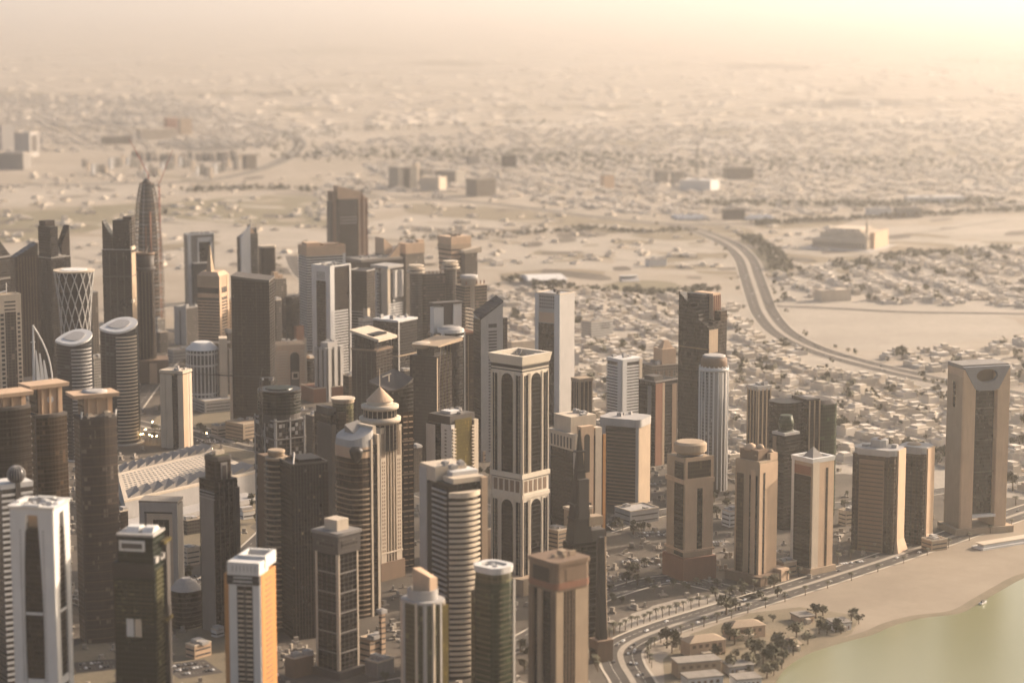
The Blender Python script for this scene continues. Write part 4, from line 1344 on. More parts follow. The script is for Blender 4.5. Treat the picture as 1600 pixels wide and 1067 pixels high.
def t34():
    T = Tower('tower_under_construction', 'unfinished dark tower with patchwork cladding and a netted drum on top', 402, 430, 476, 660, 885, 30, depth=38)
    T.p('body', 'raw', T.rect(), 660)
    r = T.m(33)
    P = ell(r, r, 28, 0, 0)
    T.p('drum', 'dgrey', P, 648, 664)
    for i in range(7):
        T.add('scaffold_ring', MB().prism(scale_plan(P, .8), T.z(646 - i * 5), T.z(646 - i * 5) + 1.2), 'black')
    T.p('netting', 'gdgreen', scale_plan(P, .2), 620, 650)
    T.p('netting_top', 'gdgreen', scale_plan(P, -4), 612, 621, scale_plan(P, -7))
    rng = random.Random(5)
    for face in 'FL':
        for i in range(9):
            for j in range(18):
                if rng.random() < .45:
                    a = i / 9
                    v = 664 + j * 6.5
                    T.f('cladding_panel', ('black', 'pale', 'grey', 'dgrey')[rng.randrange(4)], face, a + .01, a + .1, v, v + 5.6, rng.uniform(.2, .6))
    for q in (.02, .5, .98):
        T.fins('column', 'pale', 'FL', [q], 1.4, 655, None, .8)
    for v in (660, 688, 716, 742):
        T.slabs('grey', v, v + 1, 20, 1.2, .9, name='floor_slab')
    a = at_y(407, 590, T.Y0 - 6)
    crane('dark tower crane with a long level jib over the unfinished drum-topped tower', a[0], a[1], 0, a[2], 62, R(1.5), R(-80), 'dgrey')
t34()
def t35():
    T = Tower('balcony_tower', 'slender tower of stacked round balconies with a small turret cap, clinging to the unfinished tower', 410, 422, 452, 712, 985, 26, depth=24)
    T.p('body', 'brown', T.rect(), 716)
    r = T.m(20)
    me = MB().lathe([(r, 0), (r, 1.1)], 20, T.X(.35), T.Yl(.05)).mesh('balcony', M['tan'])
    T.lathe('bay', 'gbronze', [(r * .82, None), (r * .82, 716)], 20, T.X(.35), T.Yl(.05))
    z1 = T.z(720)
    for i in range(int(z1 / 4.6)):
        q = ob('balcony', me, None, T.o)
        q.location.z = 4 + 4.6 * i
    for v, k in ((712, .9), (706, .62), (702, .7)):
        T.lathe('turret', 'tan', [(r * k, v + 5), (r * k, v + 1), (r * k * .9, v)], 20, T.X(.35), T.Yl(.05))
    T.f('pier', 'brown', 'L', 0, 1, 740, None, .6)
    T.lathe('turret', 'tan', [(r * .5, 722), (r * .5, 714)], 14, T.X(.9), T.Yl(.1))
t35()
def t36():
    T = Tower('dark_slab', 'broad very dark glass slab with faint scattered panes, beside the round balcony tower', 446, 455, 512, 728, 1000, 20, depth=30)
    T.p('body', 'gdark', T.rect(), 728)
    T.b('upper_step', 'gdark', .3, .9, .2, 1, 722, 729)
    T.b('side_step', 'gbrown', .86, 1.0, -.05, .9, 740, None)
    T.fins('fin', 'dgrey', 'F', [i / 12 for i in range(1, 12)], .6, 730, None, .5)
    rng = random.Random(3)
    for i in range(6):
        a, v = rng.randrange(12) / 12, rng.uniform(735, 900)
        T.f('lit_pane', 'brown' if i % 3 else 'tan', 'F', a + .015, a + .06, v, v + 4, .15)  # panes look lit through their paler wall colours only, nothing glows
    T.bars('roof_brace', 'pale', [((T.X(.05), T.Yl(0), T.z(728)), (T.X(.22), T.Yl(.4), T.z(712)))], .8)
    T.parapet('dgrey', 728, 1.6)
t36()
def t37():
    T = Tower('olive_drum_tower', 'dark tower with an olive glass quarter drum under a thin gilt roof edge', 503, 520, 560, 640, 855, 30, depth=36)
    T.b('body', 'gdark', 0, .5, .1, 1, 650)
    r = T.w * .36
    P = ell(r, r, 24, T.X(.66), T.Yl(.35))
    T.p('drum', 'golive', P, 634)
    T.p('drum_rim', 'tan', scale_plan(P, .8), 629, 634)
    T.add('roof_edge', MB().prism(scale_plan(P, 1.6), T.z(629), T.z(627)), 'cream')
    T.b('wing', 'gbrown', .2, .5, -.02, .5, 646)
    T.bands('brown', 'F', .24, .6, 648, None, 3.8, 1.2, .4)
    T.b('side_slab', 'dgrey', -.05, .12, .0, .8, 664)
    T.p('roof', 'roof', scale_plan(P, -.5), 632, 634)
    T.b('step', 'dgrey', .0, .28, .2, .9, 640, 651)
t37()
def t38():
    T = Tower('bronze_tower', 'bronze glass tower with a rounded end, a sloped pale roof and a dark hanging bowl', 516, 556, 592, 700, 968, 40)
    n = 10
    r = T.w * .5
    P = T.rrect(.42)
    T.p('body', 'gbronze', P, 716)
    T.p('attic', 'peach', scale_plan(P, .5), 700, 718)
    P2 = scale_plan(P, .6)
    zz = [T.z(690 - 16 * (p[0] / T.w + .5)) for p in P2]
    T.add('roof', MB().prism(scale_plan(P, .6), T.z(701), zz, scale_plan(P, -.6)), 'pale')
    T.slabs('tan', 764, None, 4.4, 1.3, .7, P)
    T.slabs('brown', 722, 760, 4.4, 1.0, .4, P)
    T.lathe('bowl', 'black', [(1, 724), (T.m(8), 716), (T.m(11), 706), (T.m(11), 703), (T.m(7), 698)], 18, T.X(0) + 2, T.Yl(0) + 2)
    T.f('pier', 'cream', 'F', .62, .7, 690, None, 1.2, 6)
    T.f('pier', 'cream', 'F', .9, 1.0, 684, None, 1.2, 6)
    T.f('dark_strip', 'gdark', 'F', .7, .9, 700, None, .6)
    T.f('slot', 'black', 'F', .3, .58, 705, 708, .9)
    T.p('roof_ramp', 'grey', T.rect(.4, 1, .2, .8), [690, 684, 668, 672], 700)
    T.b('roof_frame', 'cream', .85, 1, .1, .9, 672, 700)
t38()
def t39():
    T = Tower('domed_tower', 'tall cream tower with a ringed round crown, a copper cone roof and a mast', 561, 594, 627, 690, 908, 45)
    r = T.m(33)
    cx = cy = 0
    T.p('body', 'gbronze', T.rect(o=-1.5), 690)
    T.lathe('drum', 'gbrown', [(r * .86, 700), (r * .86, 662)], 32, smooth=False)
    for i in range(24):
        an = 2 * math.pi * i / 24
        T.add('drum_column', MB().bar((r * .9 * math.cos(an), r * .9 * math.sin(an), T.z(700, .5, .5)), (r * .9 * math.cos(an), r * .9 * math.sin(an), T.z(652, .5, .5)), .6), 'cream')
    T.lathe('ring', 'cream', [(r * .8, 660), (r * 1.0, 657), (r * 1.0, 651), (r * .8, 650)], 36)
    T.lathe('upper_drum', 'gdark', [(r * .76, 652), (r * .76, 636)], 32, smooth=False)
    for i in range(20):
        an = 2 * math.pi * i / 20
        T.add('drum_column', MB().bar((r * .79 * math.cos(an), r * .79 * math.sin(an), T.z(652, .5, .5)), (r * .79 * math.cos(an), r * .79 * math.sin(an), T.z(636, .5, .5)), .55), 'cream')
    T.lathe('ring', 'cream', [(r * .7, 640), (r * .9, 637), (r * .9, 632), (r * .7, 631)], 36)
    T.lathe('lantern', 'cream', [(r * .62, 634), (r * .62, 625)], 28)
    T.lathe('cone_roof', 'peach', [(r * .66, 625), (.4, 604)], 24, smooth=False)
    T.add('mast', MB().bar((0, 0, T.z(607, .5, .5)), (0, 0, T.z(576, .5, .5)), .5, 6, .2), 'cream')
    for face in 'FLRB':
        for s0, v in ((0, 672), (.74, 672)):
            T.f('corner_pier', 'cream', face, s0, s0 + .26, v, None, .4, 4)
            for j in range(3):
                T.f('slit', 'brown', face, s0 + .045 + j * .065, s0 + .08 + j * .065, v + 6, 716, .55)
            for j in range(24):
                for i in range(2):
                    T.f('window', 'brown', face, s0 + .06 + i * .09, s0 + .11 + i * .09, 722 + j * 6, 725.4 + j * 6, .5)
            T.f('pier_cap', 'cream', face, s0 - .01, s0 + .27, v - 3, v, .9, 4)
        T.fins('fin', 'cream', face, [.36, .5, .64], 1.0, 690, None, .3, 2)
    T.b('podium', 'brown', -.08, 1.08, -.08, 1.08, 880)
    T.slabs('cream', 866, 868, 9, 1.4, .9, name='cornice')
t39()
def t40():
    T = Tower('curved_top_tower', 'brown tower with a dark scooped top and a stack of glinting balconies', 590, 607, 646, 612, 890, 28, depth=38)
    T.b('body', 'gbrown', 0, .55, 0, 1, 640)
    n = 10
    P = [(T.X(0), T.Yl(0)), (T.X(.25), T.Yl(0) - 2), (T.X(.5), T.Yl(0) - 3), (T.X(.75), T.Yl(0) - 2.4), (T.X(1), T.Yl(0)), (T.X(1), T.Yl(1)), (T.X(0), T.Yl(1))]
    vs = [612, 611, 608, 602, 596, 590, 606]
    T.p('top_drum', 'gdark', P, vs, 645)
    z = [T.z(v) for v in vs]
    T.add('roof_edge', MB().prism(scale_plan(P, .6), [q - .4 for q in z], [q + 1.1 for q in z]), 'dgrey')
    T.b('side_block', 'gbronze', .5, 1, 0, 1, 643)
    T.bands('peach', 'F', .58, .74, 648, None, 5.2, 1.0, 1.2, 'balcony')
    T.bands('peach', 'F', .80, .95, 648, None, 5.2, 1.0, 1.2, 'balcony')
    for v in (690, 742, 800):
        T.f('ledge', 'tan', 'F', .5, 1, v, v + 2.5, 1.4)
    T.bars('roof_arm', 'cream', [((T.X(.4), 0, T.z(606)), (T.X(.4), 0, T.z(592))), ((T.X(.15), 0, T.z(594)), (T.X(.5), 0, T.z(590)))], .7)
t40()
# ------------------------------------------------------------------ towers of the near rows
def orange_top(label, uL, uC, uR, vroof, vbody, vb, a, disc, m):
    T = Tower('oversailing_roof_tower', label, uL, uC, uR, vbody, vb, a)
    n = 8
    P = [(T.X(0), T.Yl(1)), (T.X(0), T.Yl(0))] + [(T.X(i / n), T.Yl(0) - 3.2 * math.sin(math.pi * i / n)) for i in range(1, n)] + [(T.X(1), T.Yl(0)), (T.X(1), T.Yl(1))]
    T.p('body', m, P, vbody)
    T.slabs('dgrey' if m != 'gtaupe' else 'brown', vbody + 8, None, 7.8, .4, .12, P)
    T.p('parapet', 'dgrey', scale_plan(P, .5), vbody - 2, vbody + 3)
    T.b('penthouse', 'peach', .12, .92, .15, .9, vroof, vbody - 2)
    T.f('glazing', 'gbrown', 'L', .1, .85, vroof + 6, vbody - 4, -T.w * .12 + .3, T.w * .12 + .5)
    T.p('roof', 'peach', T.rect(-.18, 1.06, -.1, 1.04), vroof - 1, vroof + 5, T.rect(-.2, 1.08, -.12, 1.06))
    for q in (.25, .5, .78):
        T.add('roof_column', MB().box(T.X(q) - .8, T.X(q) + .8, T.Yl(.1) - .8, T.Yl(.1) + .8, T.z(vbody), T.z(vroof + 4)), 'peach')
    if disc == 'disc':
        T.lathe('roof_disc', 'pale', [(T.w * .3, vroof + 2), (T.w * .36, vroof - 4), (T.w * .34, vroof - 8), (T.w * .2, vroof - 9)], 26, T.X(.5), T.Yl(.5))
    if disc == 'sign':
        b = T.fbox('F', .42, .42, 0, 0, 0)
        cz = (T.z(vroof + 6) + T.z(vbody - 5)) / 2
        mb = MB()
        rr = T.m(5.5)
        k = 18
        for yy in (-.9, .2):
            mb.v += [(T.X(.52) + rr * math.cos(2 * math.pi * i / k), T.Yl(.15) + yy, cz + rr * math.sin(2 * math.pi * i / k)) for i in range(k)]
        mb.f += [tuple(range(k)), tuple(range(2 * k - 1, k - 1, -1))] + [(i, (i + 1) % k, k + (i + 1) % k, k + i) for i in range(k)]
        T.add('round_sign', mb, 'white')
    if disc == 'disc':
        for q in (.02, .96):
            T.bars('corner_prop', 'white', [((T.X(q), T.Yl(0), T.z(vbody + 1)), (T.X(q) + 1, T.Yl(0) + 1, T.z(vbody - 10)))], .8)
        T.units(vbody, 8, .2, .8, 0, .2, m='cream')
    T.bands('pale', 'R', 0, .5, vbody + 10, None, 6, 1, .6, 'side_balcony')
    T.f('corner_pier', 'dgrey', 'L', .9, 1, vbody, None, .5)
orange_top('brown glass tower with an orange slab roof, running off the picture edge', -22, -6, 47, 617, 640, 990, 24, None, 'gbrown')
orange_top('brown glass tower with an orange slab roof and a round white sign under it', 40, 56, 104, 603, 651, 965, 26, 'sign', 'gbronze')
orange_top('brown glass tower with an orange slab roof carrying a round roof disc', 115, 126, 182, 618, 654, 1006, 16, 'disc', 'gtaupe')

def t13():
    T = Tower('globe_topped_tower', 'white banded tower carrying a glass globe on a dark stem', -14, 2, 50, 762, 1085, 22)
    T.p('body', 'gmid', T.rect(o=-.5), 764)
    T.bands('white', 'F', .0, .42, 770, None, 4.4, 1.8, .8)
    T.bands('white', 'F', .62, 1, 770, None, 4.4, 1.8, .8)
    T.f('stair_core', 'dgrey', 'F', .44, .6, 748, None, 1.0, 6)
    T.p('parapet', 'white', T.rect(o=.5), 757, 765)
    r = T.m(14)
    z = T.z(741, .52, .1)
    x, y = T.X(.52), T.Yl(.1)
    mb = MB().lathe([(max(.1, r * math.sin(math.pi * i / 10)), z - r * math.cos(math.pi * i / 10)) for i in range(11)], 20, x, y)
    g = T.add('globe', mb, 'gblue', smooth=True)
    mb = MB()
    for k in range(10):
        an = math.pi * k / 10
        p = None
        for i in range(25):
            t = 2 * math.pi * i / 24
            q = (x + r * 1.02 * math.cos(t) * math.cos(an), y + r * 1.02 * math.cos(t) * math.sin(an), z + r * 1.02 * math.sin(t))
            if p:
                mb.bar(p, q, .22)
            p = q
    T.add('globe_frame', mb, 'pale', g)
    T.add('globe_stem', MB().bar((x, y, T.z(765)), (x, y, z - r + 1), 2.2, 10), 'dgrey')
    U = Tower('balcony_tower', 'round white tower of stacked balconies at the picture edge below the globe', -22, -22, 21, 822, 1000, 0)
    r = U.w / 2
    U.lathe('body', 'gdark', [(r * .9, None), (r * .9, 822)], 26)
    me = MB().lathe([(r, 0), (r, 1.6)], 26).mesh('balcony', M['white'])
    for i in range(int(U.H / 3.7)):
        q = ob('balcony', me, None, U.o)
        q.location.z = 2 + 3.7 * i
    U.lathe('roof_rim', 'white', [(r * 1.05, 824), (r * 1.05, 816), (r * .8, 813)], 26)
    for an in (-2.2, -1.6, -1.0, -.4):
        U.add('rib', MB().box(r * math.cos(an) - .8, r * math.cos(an) + .8, r * math.sin(an) - .8, r * math.sin(an) + .8, 0, U.H), 'white')
t13()
def t14():
    T = Tower('white_pier_tower', 'white tower with waisted corner piers, long black slots and an open top frame', 17, 82, 107, 796, 1190, 68)
    T.p('core', 'gdark', T.rect(o=-1.2), 830)
    n = 12
    def pier(face, edge, sgn):
        """a corner pier whose inner edge bows towards the slot"""
        L = T.w if face in 'FB' else T.d
        mb = MB()
        z1 = T.z(796)
        for i in range(n + 1):
            t = i / n
            wd = (.27 + .10 * abs(2 * t - 1) ** 2) * L
            a, b = (0, wd) if sgn > 0 else (L - wd, L)
            bx = T.fbox(face, a / L, b / L, 0, 0, .5, 3)
            mb.v += [(bx[0], bx[2], z1 * t), (bx[1], bx[2], z1 * t), (bx[1], bx[3], z1 * t), (bx[0], bx[3], z1 * t)]
        for i in range(n):
            for j in range(4):
                mb.f.append((4 * i + j, 4 * i + (j + 1) % 4, 4 * i + 4 + (j + 1) % 4, 4 * i + 4 + j))
        mb.f += [(3, 2, 1, 0), (4 * n, 4 * n + 1, 4 * n + 2, 4 * n + 3)]
        return T.add('corner_pier', mb, 'white')
    for face in 'LFRB':
        pier(face, 0, 1)
        pier(face, 1, -1)
        T.f('slot_glass', 'gdark', face, .3, .7, 832, None, -.3, 1.4)
        T.f('head_beam', 'white', face, .3, .7, 790, 806, .4, 3)
        T.f('cross_bar', 'white', face, .3, .7, 958, 962, .3, 1)
        T.f('sill', 'white', face, .3, .7, 1062, 1075, .3, 2)
        if face in 'LF':
            T.grid('small_window_column', 'grey', face, .20, .25, 828, 1066, 1, 46, .7, .5, .6)
            T.grid('small_window_column', 'grey', face, .74, .79, 828, 1066, 1, 46, .7, .5, .6)
    T.b('painted_lit_recess', 'peach', .3, .7, .3, .7, 806, 832)  # warm light in the open top is put into this block's peach colour
    T.parapet('white', 798, T.z(792) - T.z(798), .6, 1.2, 3, name='top_frame')
    T.units(800, 7, m='white')
    T.b('podium', 'pale', -.2, 1.2, -.2, 1.2, 1150)
t14()
def t15():
    T = Tower('green_glass_tower', 'dark green glass tower with a white framed sign box and a stepped roof block', 177, 241, 262, 881, 1165, 70)
    T.p('body', 'gdgreen', T.rect(), 881)
    T.b('roof_block', 'gdgreen', .06, .9, .04, .9, 840, 882)
    T.p('roof_rim', 'pale', T.rect(.04, .92, .02, .92), 836.5, 840)
    for a, b in ((.25, .55), (.65, .9)):
        T.add('roof_vault', MB().prism([(T.X(.2), T.Yl(1 - b)), (T.X(.8), T.Yl(1 - b)), (T.X(.8), T.Yl(1 - a)), (T.X(.2), T.Yl(1 - a))], T.z(837), T.z(829), [(T.X(.35), T.Yl(1 - b)), (T.X(.65), T.Yl(1 - b)), (T.X(.65), T.Yl(1 - a)), (T.X(.35), T.Yl(1 - a))]), 'white')
    T.f('sign_box', 'white', 'L', .17, .78, 846, 862, 1.0)
    T.f('sign_face', 'dgrey', 'L', .23, .73, 850, 858, 1.2)
    T.f('dark_attic', 'black', 'L', .0, 1, 882, 904, .3)
    for i in range(11):
        T.f('ledge', 'golive', 'L', .03, .97, 910 + i * 6.4, 911.6 + i * 6.4, .45)
    for i in range(7):
        T.f('mullion', 'golive', 'L', .06 + i * .147, .075 + i * .147, 906, 972, .5)
    T.f('white_panel', 'white', 'L', .3, .47, 968, 996, .5)
    T.f('white_panel', 'cream', 'L', .5, .66, 968, 996, .5)
    T.f('side_fin', 'dgrey', 'F', .75, 1.0, 856, None, 2.0, 4)
    T.f('side_glass', 'golive', 'F', .1, .6, 892, None, .4)
    for v in (852, 975):
        T.f('bracket', 'gold', 'F', .5, 1.05, v, v + 5, 3)
    T.units(881, 4, .1, .9, .02, .06)
t15()
def t16():
    T = Tower('orange_sided_tower', 'white fronted tower with bright orange side walls and a slotted cap', 350, 408, 431, 895, 1155, 70)
    T.p('body', 'orange', T.rect(0, 1, 0, 1), 899)
    T.f('front_wall', 'white', 'L', .14, .98, 897, None, 1.4, 3)
    T.f('window_strip', 'gdark', 'L', .36, .78, 916, None, 1.6)
    T.f('strip_divider', 'dgrey', 'L', .55, .6, 916, None, 2.1)
    z0 = T.z(918)
    for i in range(int(z0 / 3.6)):
        for a, b in ((.38, .55), (.6, .76)):
            T.add('window_ledge', MB().box(*T.fbox('L', a, b, z0 - 3.6 * (i + 1), z0 - 3.6 * (i + 1) + 1.2, 2.0)), 'cream')
    T.b('cap', 'white', -.08, .55, .02, .88, 879, 899)
    for i in range(7):
        T.add('cap_slot', MB().box(T.X(-.08) - .3, T.X(0), T.Yl(.12 + i * .1), T.Yl(.14 + i * .1), T.z(893), T.z(884)), 'grey')
    T.f('dark_attic', 'gblue', 'L', .1, .98, 899, 914, 2.0)
    for v in (902, 908):
        T.f('attic_line', 'white', 'L', .28, .78, v, v + 1.8, 2.3)
    z = T.z(893)
    T.add('roof_frame', MB().ring(T.rect(.3, 1.05, .0, .75), T.rect(.3, 1.05, .0, .75), T.rect(.4, .95, .07, .68), z, z + 9), 'white')
    T.b('roof_tank', 'grey', .45, .9, .15, .6, 882, 899)
    T.bands('brown', 'F', .3, .7, 905, None, 4, .8, .3)
t16()
def t17():
    T = Tower('navy_glass_tower', 'dark navy glass tower with pale corner strips and a cream cube on its roof', 493, 528, 559, 866, 1060, 46)
    T.p('body', 'gblue', T.rect(), 866)
    T.p('body_glass', 'gdark', T.rect(o=.15), 868)
    T.b('cap', 'dgrey', 0, 1, 0, 1, 838, 866, 1.6)
    T.f('cap_window', 'gmid', 'FL', .12, .9, 846, 858, 1.9)
    T.b('cap_rim', 'grey', -.04, 1.04, -.04, 1.04, 833, 838, 1.6)
    T.b('roof_cube', 'cream', .2, .78, .2, .78, 816, 834)
    T.f('corner_strip', 'cream', 'F', 0, .06, 866, None, .7)
    T.f('corner_strip', 'cream', 'F', .93, 1, 866, None, .7)
    T.f('corner_strip', 'cream', 'L', 0, .08, 866, None, .7)
    T.f('corner_strip', 'cream', 'L', .93, 1.01, 866, None, .7)
    for v in (896, 927, 958, 989, 1020):
        T.f('belt', 'grey', 'FL', .06, .94, v, v + 2, .5)
    T.fins('mullion', 'dgrey', 'FL', [.28, .5, .72], .5, 870, None, .4)
    T.b('podium', 'dgrey', -.2, 1.2, -.2, 1.2, 1048)
t17()
def t18():
    T = Tower('ribbed_round_tower', 'pale ribbed rounded tower with a ring collar and a tilted sunlit roof block', 619, 668, 702, 947, 1155, 50)
    P = T.rrect(.42)
    T.p('body', 'golive', P, 947)
    for i in range(0, len(P), 2):
        T.add('rib', MB().box(P[i][0] - 1, P[i][0] + 1, P[i][1] - 1, P[i][1] + 1, 0, T.z(945)), 'pale' if i % 4 else 'cream')
    T.p('roof', 'pale', scale_plan(P, 1), 944, 948)
    r = T.w * .46
    T.add('collar', MB().lathe([(r * .9, T.z(946)), (r, T.z(946)), (r, T.z(929)), (r * .9, T.z(929)), (r * .9, T.z(940)), (.5, T.z(940))], 32), 'pale')
    T.p('roof_block', 'peach', T.rect(.4, .75, .2, .75), [908, 912, 900, 898], 944)
    T.f('gold_strip', 'gold', 'F', .5, .92, 953, None, .8)
t18()
def t19():
    T = Tower('green_round_tower', 'green glass tower with rounded corners and a white rim around a dark roof well', 734, 775, 808, 912, 1125, 48)
    P = T.rrect(.35)
    T.p('body', 'ggreen', P, 914)
    T.p('crown', 'golive', scale_plan(P, -.5), 898, 915)
    z = T.z(900)
    T.add('roof_rim', MB().ring(scale_plan(P, .2), scale_plan(P, .8), scale_plan(P, -4), z, z + 5), 'white')
    T.p('roof_well', 'gblue', scale_plan(P, -4.2), 899, 915)
    T.f('pier', 'pale', 'F', .8, .9, 912, None, .6)
    T.f('pier', 'golive', 'L', .05, .2, 930, None, .6)
    T.bands('golive', 'FL', .15, .78, 920, None, 4.2, .8, .4)
    T.units(898, 5, .3, .7, .3, .7, m='white')
t19()
def t20():
    T = Tower('brown_pier_tower', 'brown tower with deep shaded slots, a sunlit ribbed face and a drum crown', 826, 868, 920, 922, 1145, 40)
    T.p('body', 'gdark', T.rect(o=-.8), 922)
    for a, b, m in ((0, .18, 'brown'), (.34, .5, 'tan'), (.85, 1, 'brown')):
        T.f('pier', m, 'L', a, b, 926, None, .6, 5)
    T.f('face_wall', 'punchd', 'F', 0, 1, 926, None, .3)
    T.f('pier', 'tan', 'F', .0, .22, 924, None, .8)
    T.f('pier', 'tan', 'F', .58, .98, 924, None, .8)
    T.fins('fin', 'brown', 'F', [.3, .4, .5], .8, 926, None, .9)
    P = T.rrect(.12, 1.0)
    T.p('crown', 'brown', P, 884, 926)
    T.p('crown_band', 'redbrown', scale_plan(P, .5), 912, 922)
    T.p('crown_rim', 'brown', scale_plan(P, 1), 879, 885)
    T.f('crown_window', 'black', 'L', .2, .8, 890, 912, 1.3)
    T.f('crown_window', 'brown', 'F', .3, .6, 892, 910, 1.3)
    T.units(879, 5, m='tan')
t20()
def t21():
    T = Tower('spire_under_construction', 'dark half-built tower with a pointed scaffolded top, blurred against the low lots', 880, 896, 932, 780, 1010, 30)
    T.p('body', 'gblack', T.rect(), 850)
    T.p('shaft', 'black', T.rect(.05, .9, .1, .9), 745, 851, T.rect(.3, .66, .32, .68))
    T.p('spire', 'black', T.rect(.3, .66, .32, .68), 676, 746, T.rect(.44, .5, .47, .53))
    T.slabs('black', 852, None, 5, .8, .6, None, 'floor_slab')
    T.f('painted_sunlit_panel', 'dgrey', 'F', .3, .75, 752, 815, -2.5, 8)  # paler panel paints the sunlit face onto the black shaft
    for v in (708, 738, 790, 812):
        T.b('platform', 'black', .3 if v < 740 else .1, .66 if v < 740 else .85, .3 if v < 740 else .15, .7 if v < 740 else .85, v, v + 3)
    T.b('side_platform', 'tan', .75, 1.35, .1, .7, 812, 826)
    T.b('side_block', 'dgrey', .8, 1.5, .2, .9, 834, None)
    U = Tower('tapered_pylon', 'dark pylon widening downwards beside the half-built pointed tower', 925, 936, 956, 842, 1035, 30)
    U.p('shaft', 'black', U.rect(.15, .85, .15, .85), 842, None, U.rect(.3, .6, .35, .65))
    U.b('base_block', 'brown', -.1, 1.1, -.1, 1.1, 1004)
    U.slabs('brown', 1002, 1006, 8, 1.4, 1.5, name='ledge')
    U.bars('side_mast', 'tan', [((U.X(.95), 0, 0), (U.X(.75), 0, U.H))], .7)
t21()
def t22():
    T = Tower('portal_block', 'grey double-framed portal block with a tall black glazed front', 218, 277, 286, 790, 925, 76, depth=None, cat='building')
    T.p('body', 'grey', T.rect(), 790)
    T.f('outer_frame', 'pale', 'L', .0, .13, 786, None, .8)
    T.f('outer_frame', 'pale', 'L', .87, 1.0, 786, None, .8)
    T.f('outer_frame', 'pale', 'L', .13, .87, 786, 800, .8)
    T.f('gap', 'black', 'L', .13, .87, 800, 802.5, .4)
    T.f('inner_frame', 'cream', 'L', .2, .36, 803, None, 1.0)
    T.f('inner_frame', 'cream', 'L', .78, .87, 803, None, 1.0)
    T.f('inner_frame', 'cream', 'L', .36, .78, 803, 812, 1.0)
    T.f('glass_front', 'gdark', 'L', .36, .78, 812, None, .6)
    T.f('lintel', 'pale', 'L', .36, .78, 898, 903, 1.0)
    T.p('roof', 'roof', T.rect(o=.4), 783, 787)
    T.fins('mullion', 'dgrey', 'L', [.5, .64], .6, 813, None, .9)
    U = Tower('curved_roof_block', 'low dark drum block with a pale curved roof, behind the green glass tower', 260, 285, 322, 925, 985, 35, cat='building')
    P = U.rrect(.42)
    U.p('body', 'gdark', P, 926)
    U.p('roof', 'pale', scale_plan(P, 1.2), 914, 927, scale_plan(P, -U.w * .22))
    U.p('roof_crest', 'pale', scale_plan(P, -U.w * .22), 910, 915, scale_plan(P, -U.w * .36))
    U.slabs('dgrey', 934, None, 4, .8, .4, P)
t22()
def t24():
    T = Tower('stepped_dark_tower', 'very dark stepped tower with a narrower round-cornered top block, before the toothed hall roof', 311, 335, 371, 752, 990, 34)
    T.p('body', 'gdark', T.rect(), 752)
    P = T.rrect(.2, 0, .12, .88, .12, .88)
    T.p('top_block', 'gbrown', P, 722, 753)
    T.p('top_rim', 'dgrey', scale_plan(P, .5), 716, 723)
    T.p('roof_garden', 'golive', scale_plan(P, -1.5), 715, 717)
    T.f('top_slot', 'grey', 'F', .36, .64, 726, 752, -T.d * .12 + .5, T.d * .12 + .3)
    T.f('top_glass', 'black', 'F', .42, .58, 730, 752, -T.d * .12 + .8, T.d * .12 + .3)
    T.f('side_panel', 'grey', 'L', .1, .95, 778, None, .7)
    for v in (770, 775, 780):
        T.f('ledge', 'pale', 'L', .05, 1, v, v + 1.4, 1.3)
    T.fins('fin', 'dgrey', 'F', [.2, .4, .6, .8], .8, 756, None, .7)
    T.f('corner_pier', 'dgrey', 'F', .85, 1.05, 766, None, 1.4, 8)
    T.units(716, 6, .3, .7, .3, .7, m='cream')
t24()

# ------------------------------------------------------------------ towers along the corniche
def t66():
    T = Tower('disc_topped_tower', 'sandy corniche tower with a round disc roof on a dark neck', 1042, 1070, 1115, 716, 908, 32)
    T.p('body', 'tan', T.rect(), 718)
    T.f('face_wall', 'peach', 'F', .02, 1, 716, 862, .5)
    T.f('slot', 'gdark', 'F', .44, .62, 765, 860, .7)
    T.p('belt', 'peach', T.rect(o=1.0), 750, 757)
    T.f('window_wall', 'gbronze', 'F', .1, .9, 722, 748, .7)
    T.f('window_wall', 'gdark', 'L', .45, .95, 724, 870, .4)
    r = T.m(26)
    T.lathe('neck', 'gdark', [(r * .8, 720), (r * .8, 704)], 26)
    T.lathe('disc', 'tan', [(r * .8, 707), (r, 703), (r, 692), (r * .85, 689)], 30, smooth=False)
    T.b('podium', 'redbrown', -.08, 1.08, -.1, 1.08, 872)
    T.slabs('peach', 862, 864, 9, 2, 1.4, name='cornice')
t66()
def t67():
    T = Tower('crowned_tower', 'sandy corniche tower with a cluster of small domes for a crown and a broad podium', 1149, 1187, 1215, 720, 912, 50)
    T.p('body', 'tan', T.rect(), 722)
    for a, b, m in ((.08, .36, 'gbronze'), (.6, .68, 'gdark'), (.86, .93, 'gdark')):
        T.f('window_wall', m, 'L', a, b, 744, None, .4)
    T.f('pier', 'peach', 'L', .68, .86, 736, None, 1)
    T.f('face_wall', 'peach', 'F', 0, 1, 726, None, .5)
    T.f('window_wall', 'gbrown', 'F', .2, .3, 740, None, .7)
    T.b('crown', 'brown', .12, .7, .15, .9, 706, 723)
    T.b('crown_block', 'peach', .6, 1, 0, .4, 712, 723)
    for cx, cy, k, v in ((.3, .6, .24, 708), (.55, .4, .16, 706), (.2, .25, .12, 716), (.8, .15, .12, 712)):
        r = T.w * k
        z = T.z(v)
        T.add('dome', MB().lathe([(r * math.cos(R(a)), z + r * math.sin(R(a))) for a in (0, 25, 50, 70, 86)], 18, T.X(cx), T.Yl(cy)), 'tan' if k < .2 else 'peach', smooth=True)
    T.b('podium', 'brown', -.25, 1.2, -.3, 1.2, 898)
    T.b('entrance', 'peach', .85, 1.3, -.34, .2, 893)
t67()
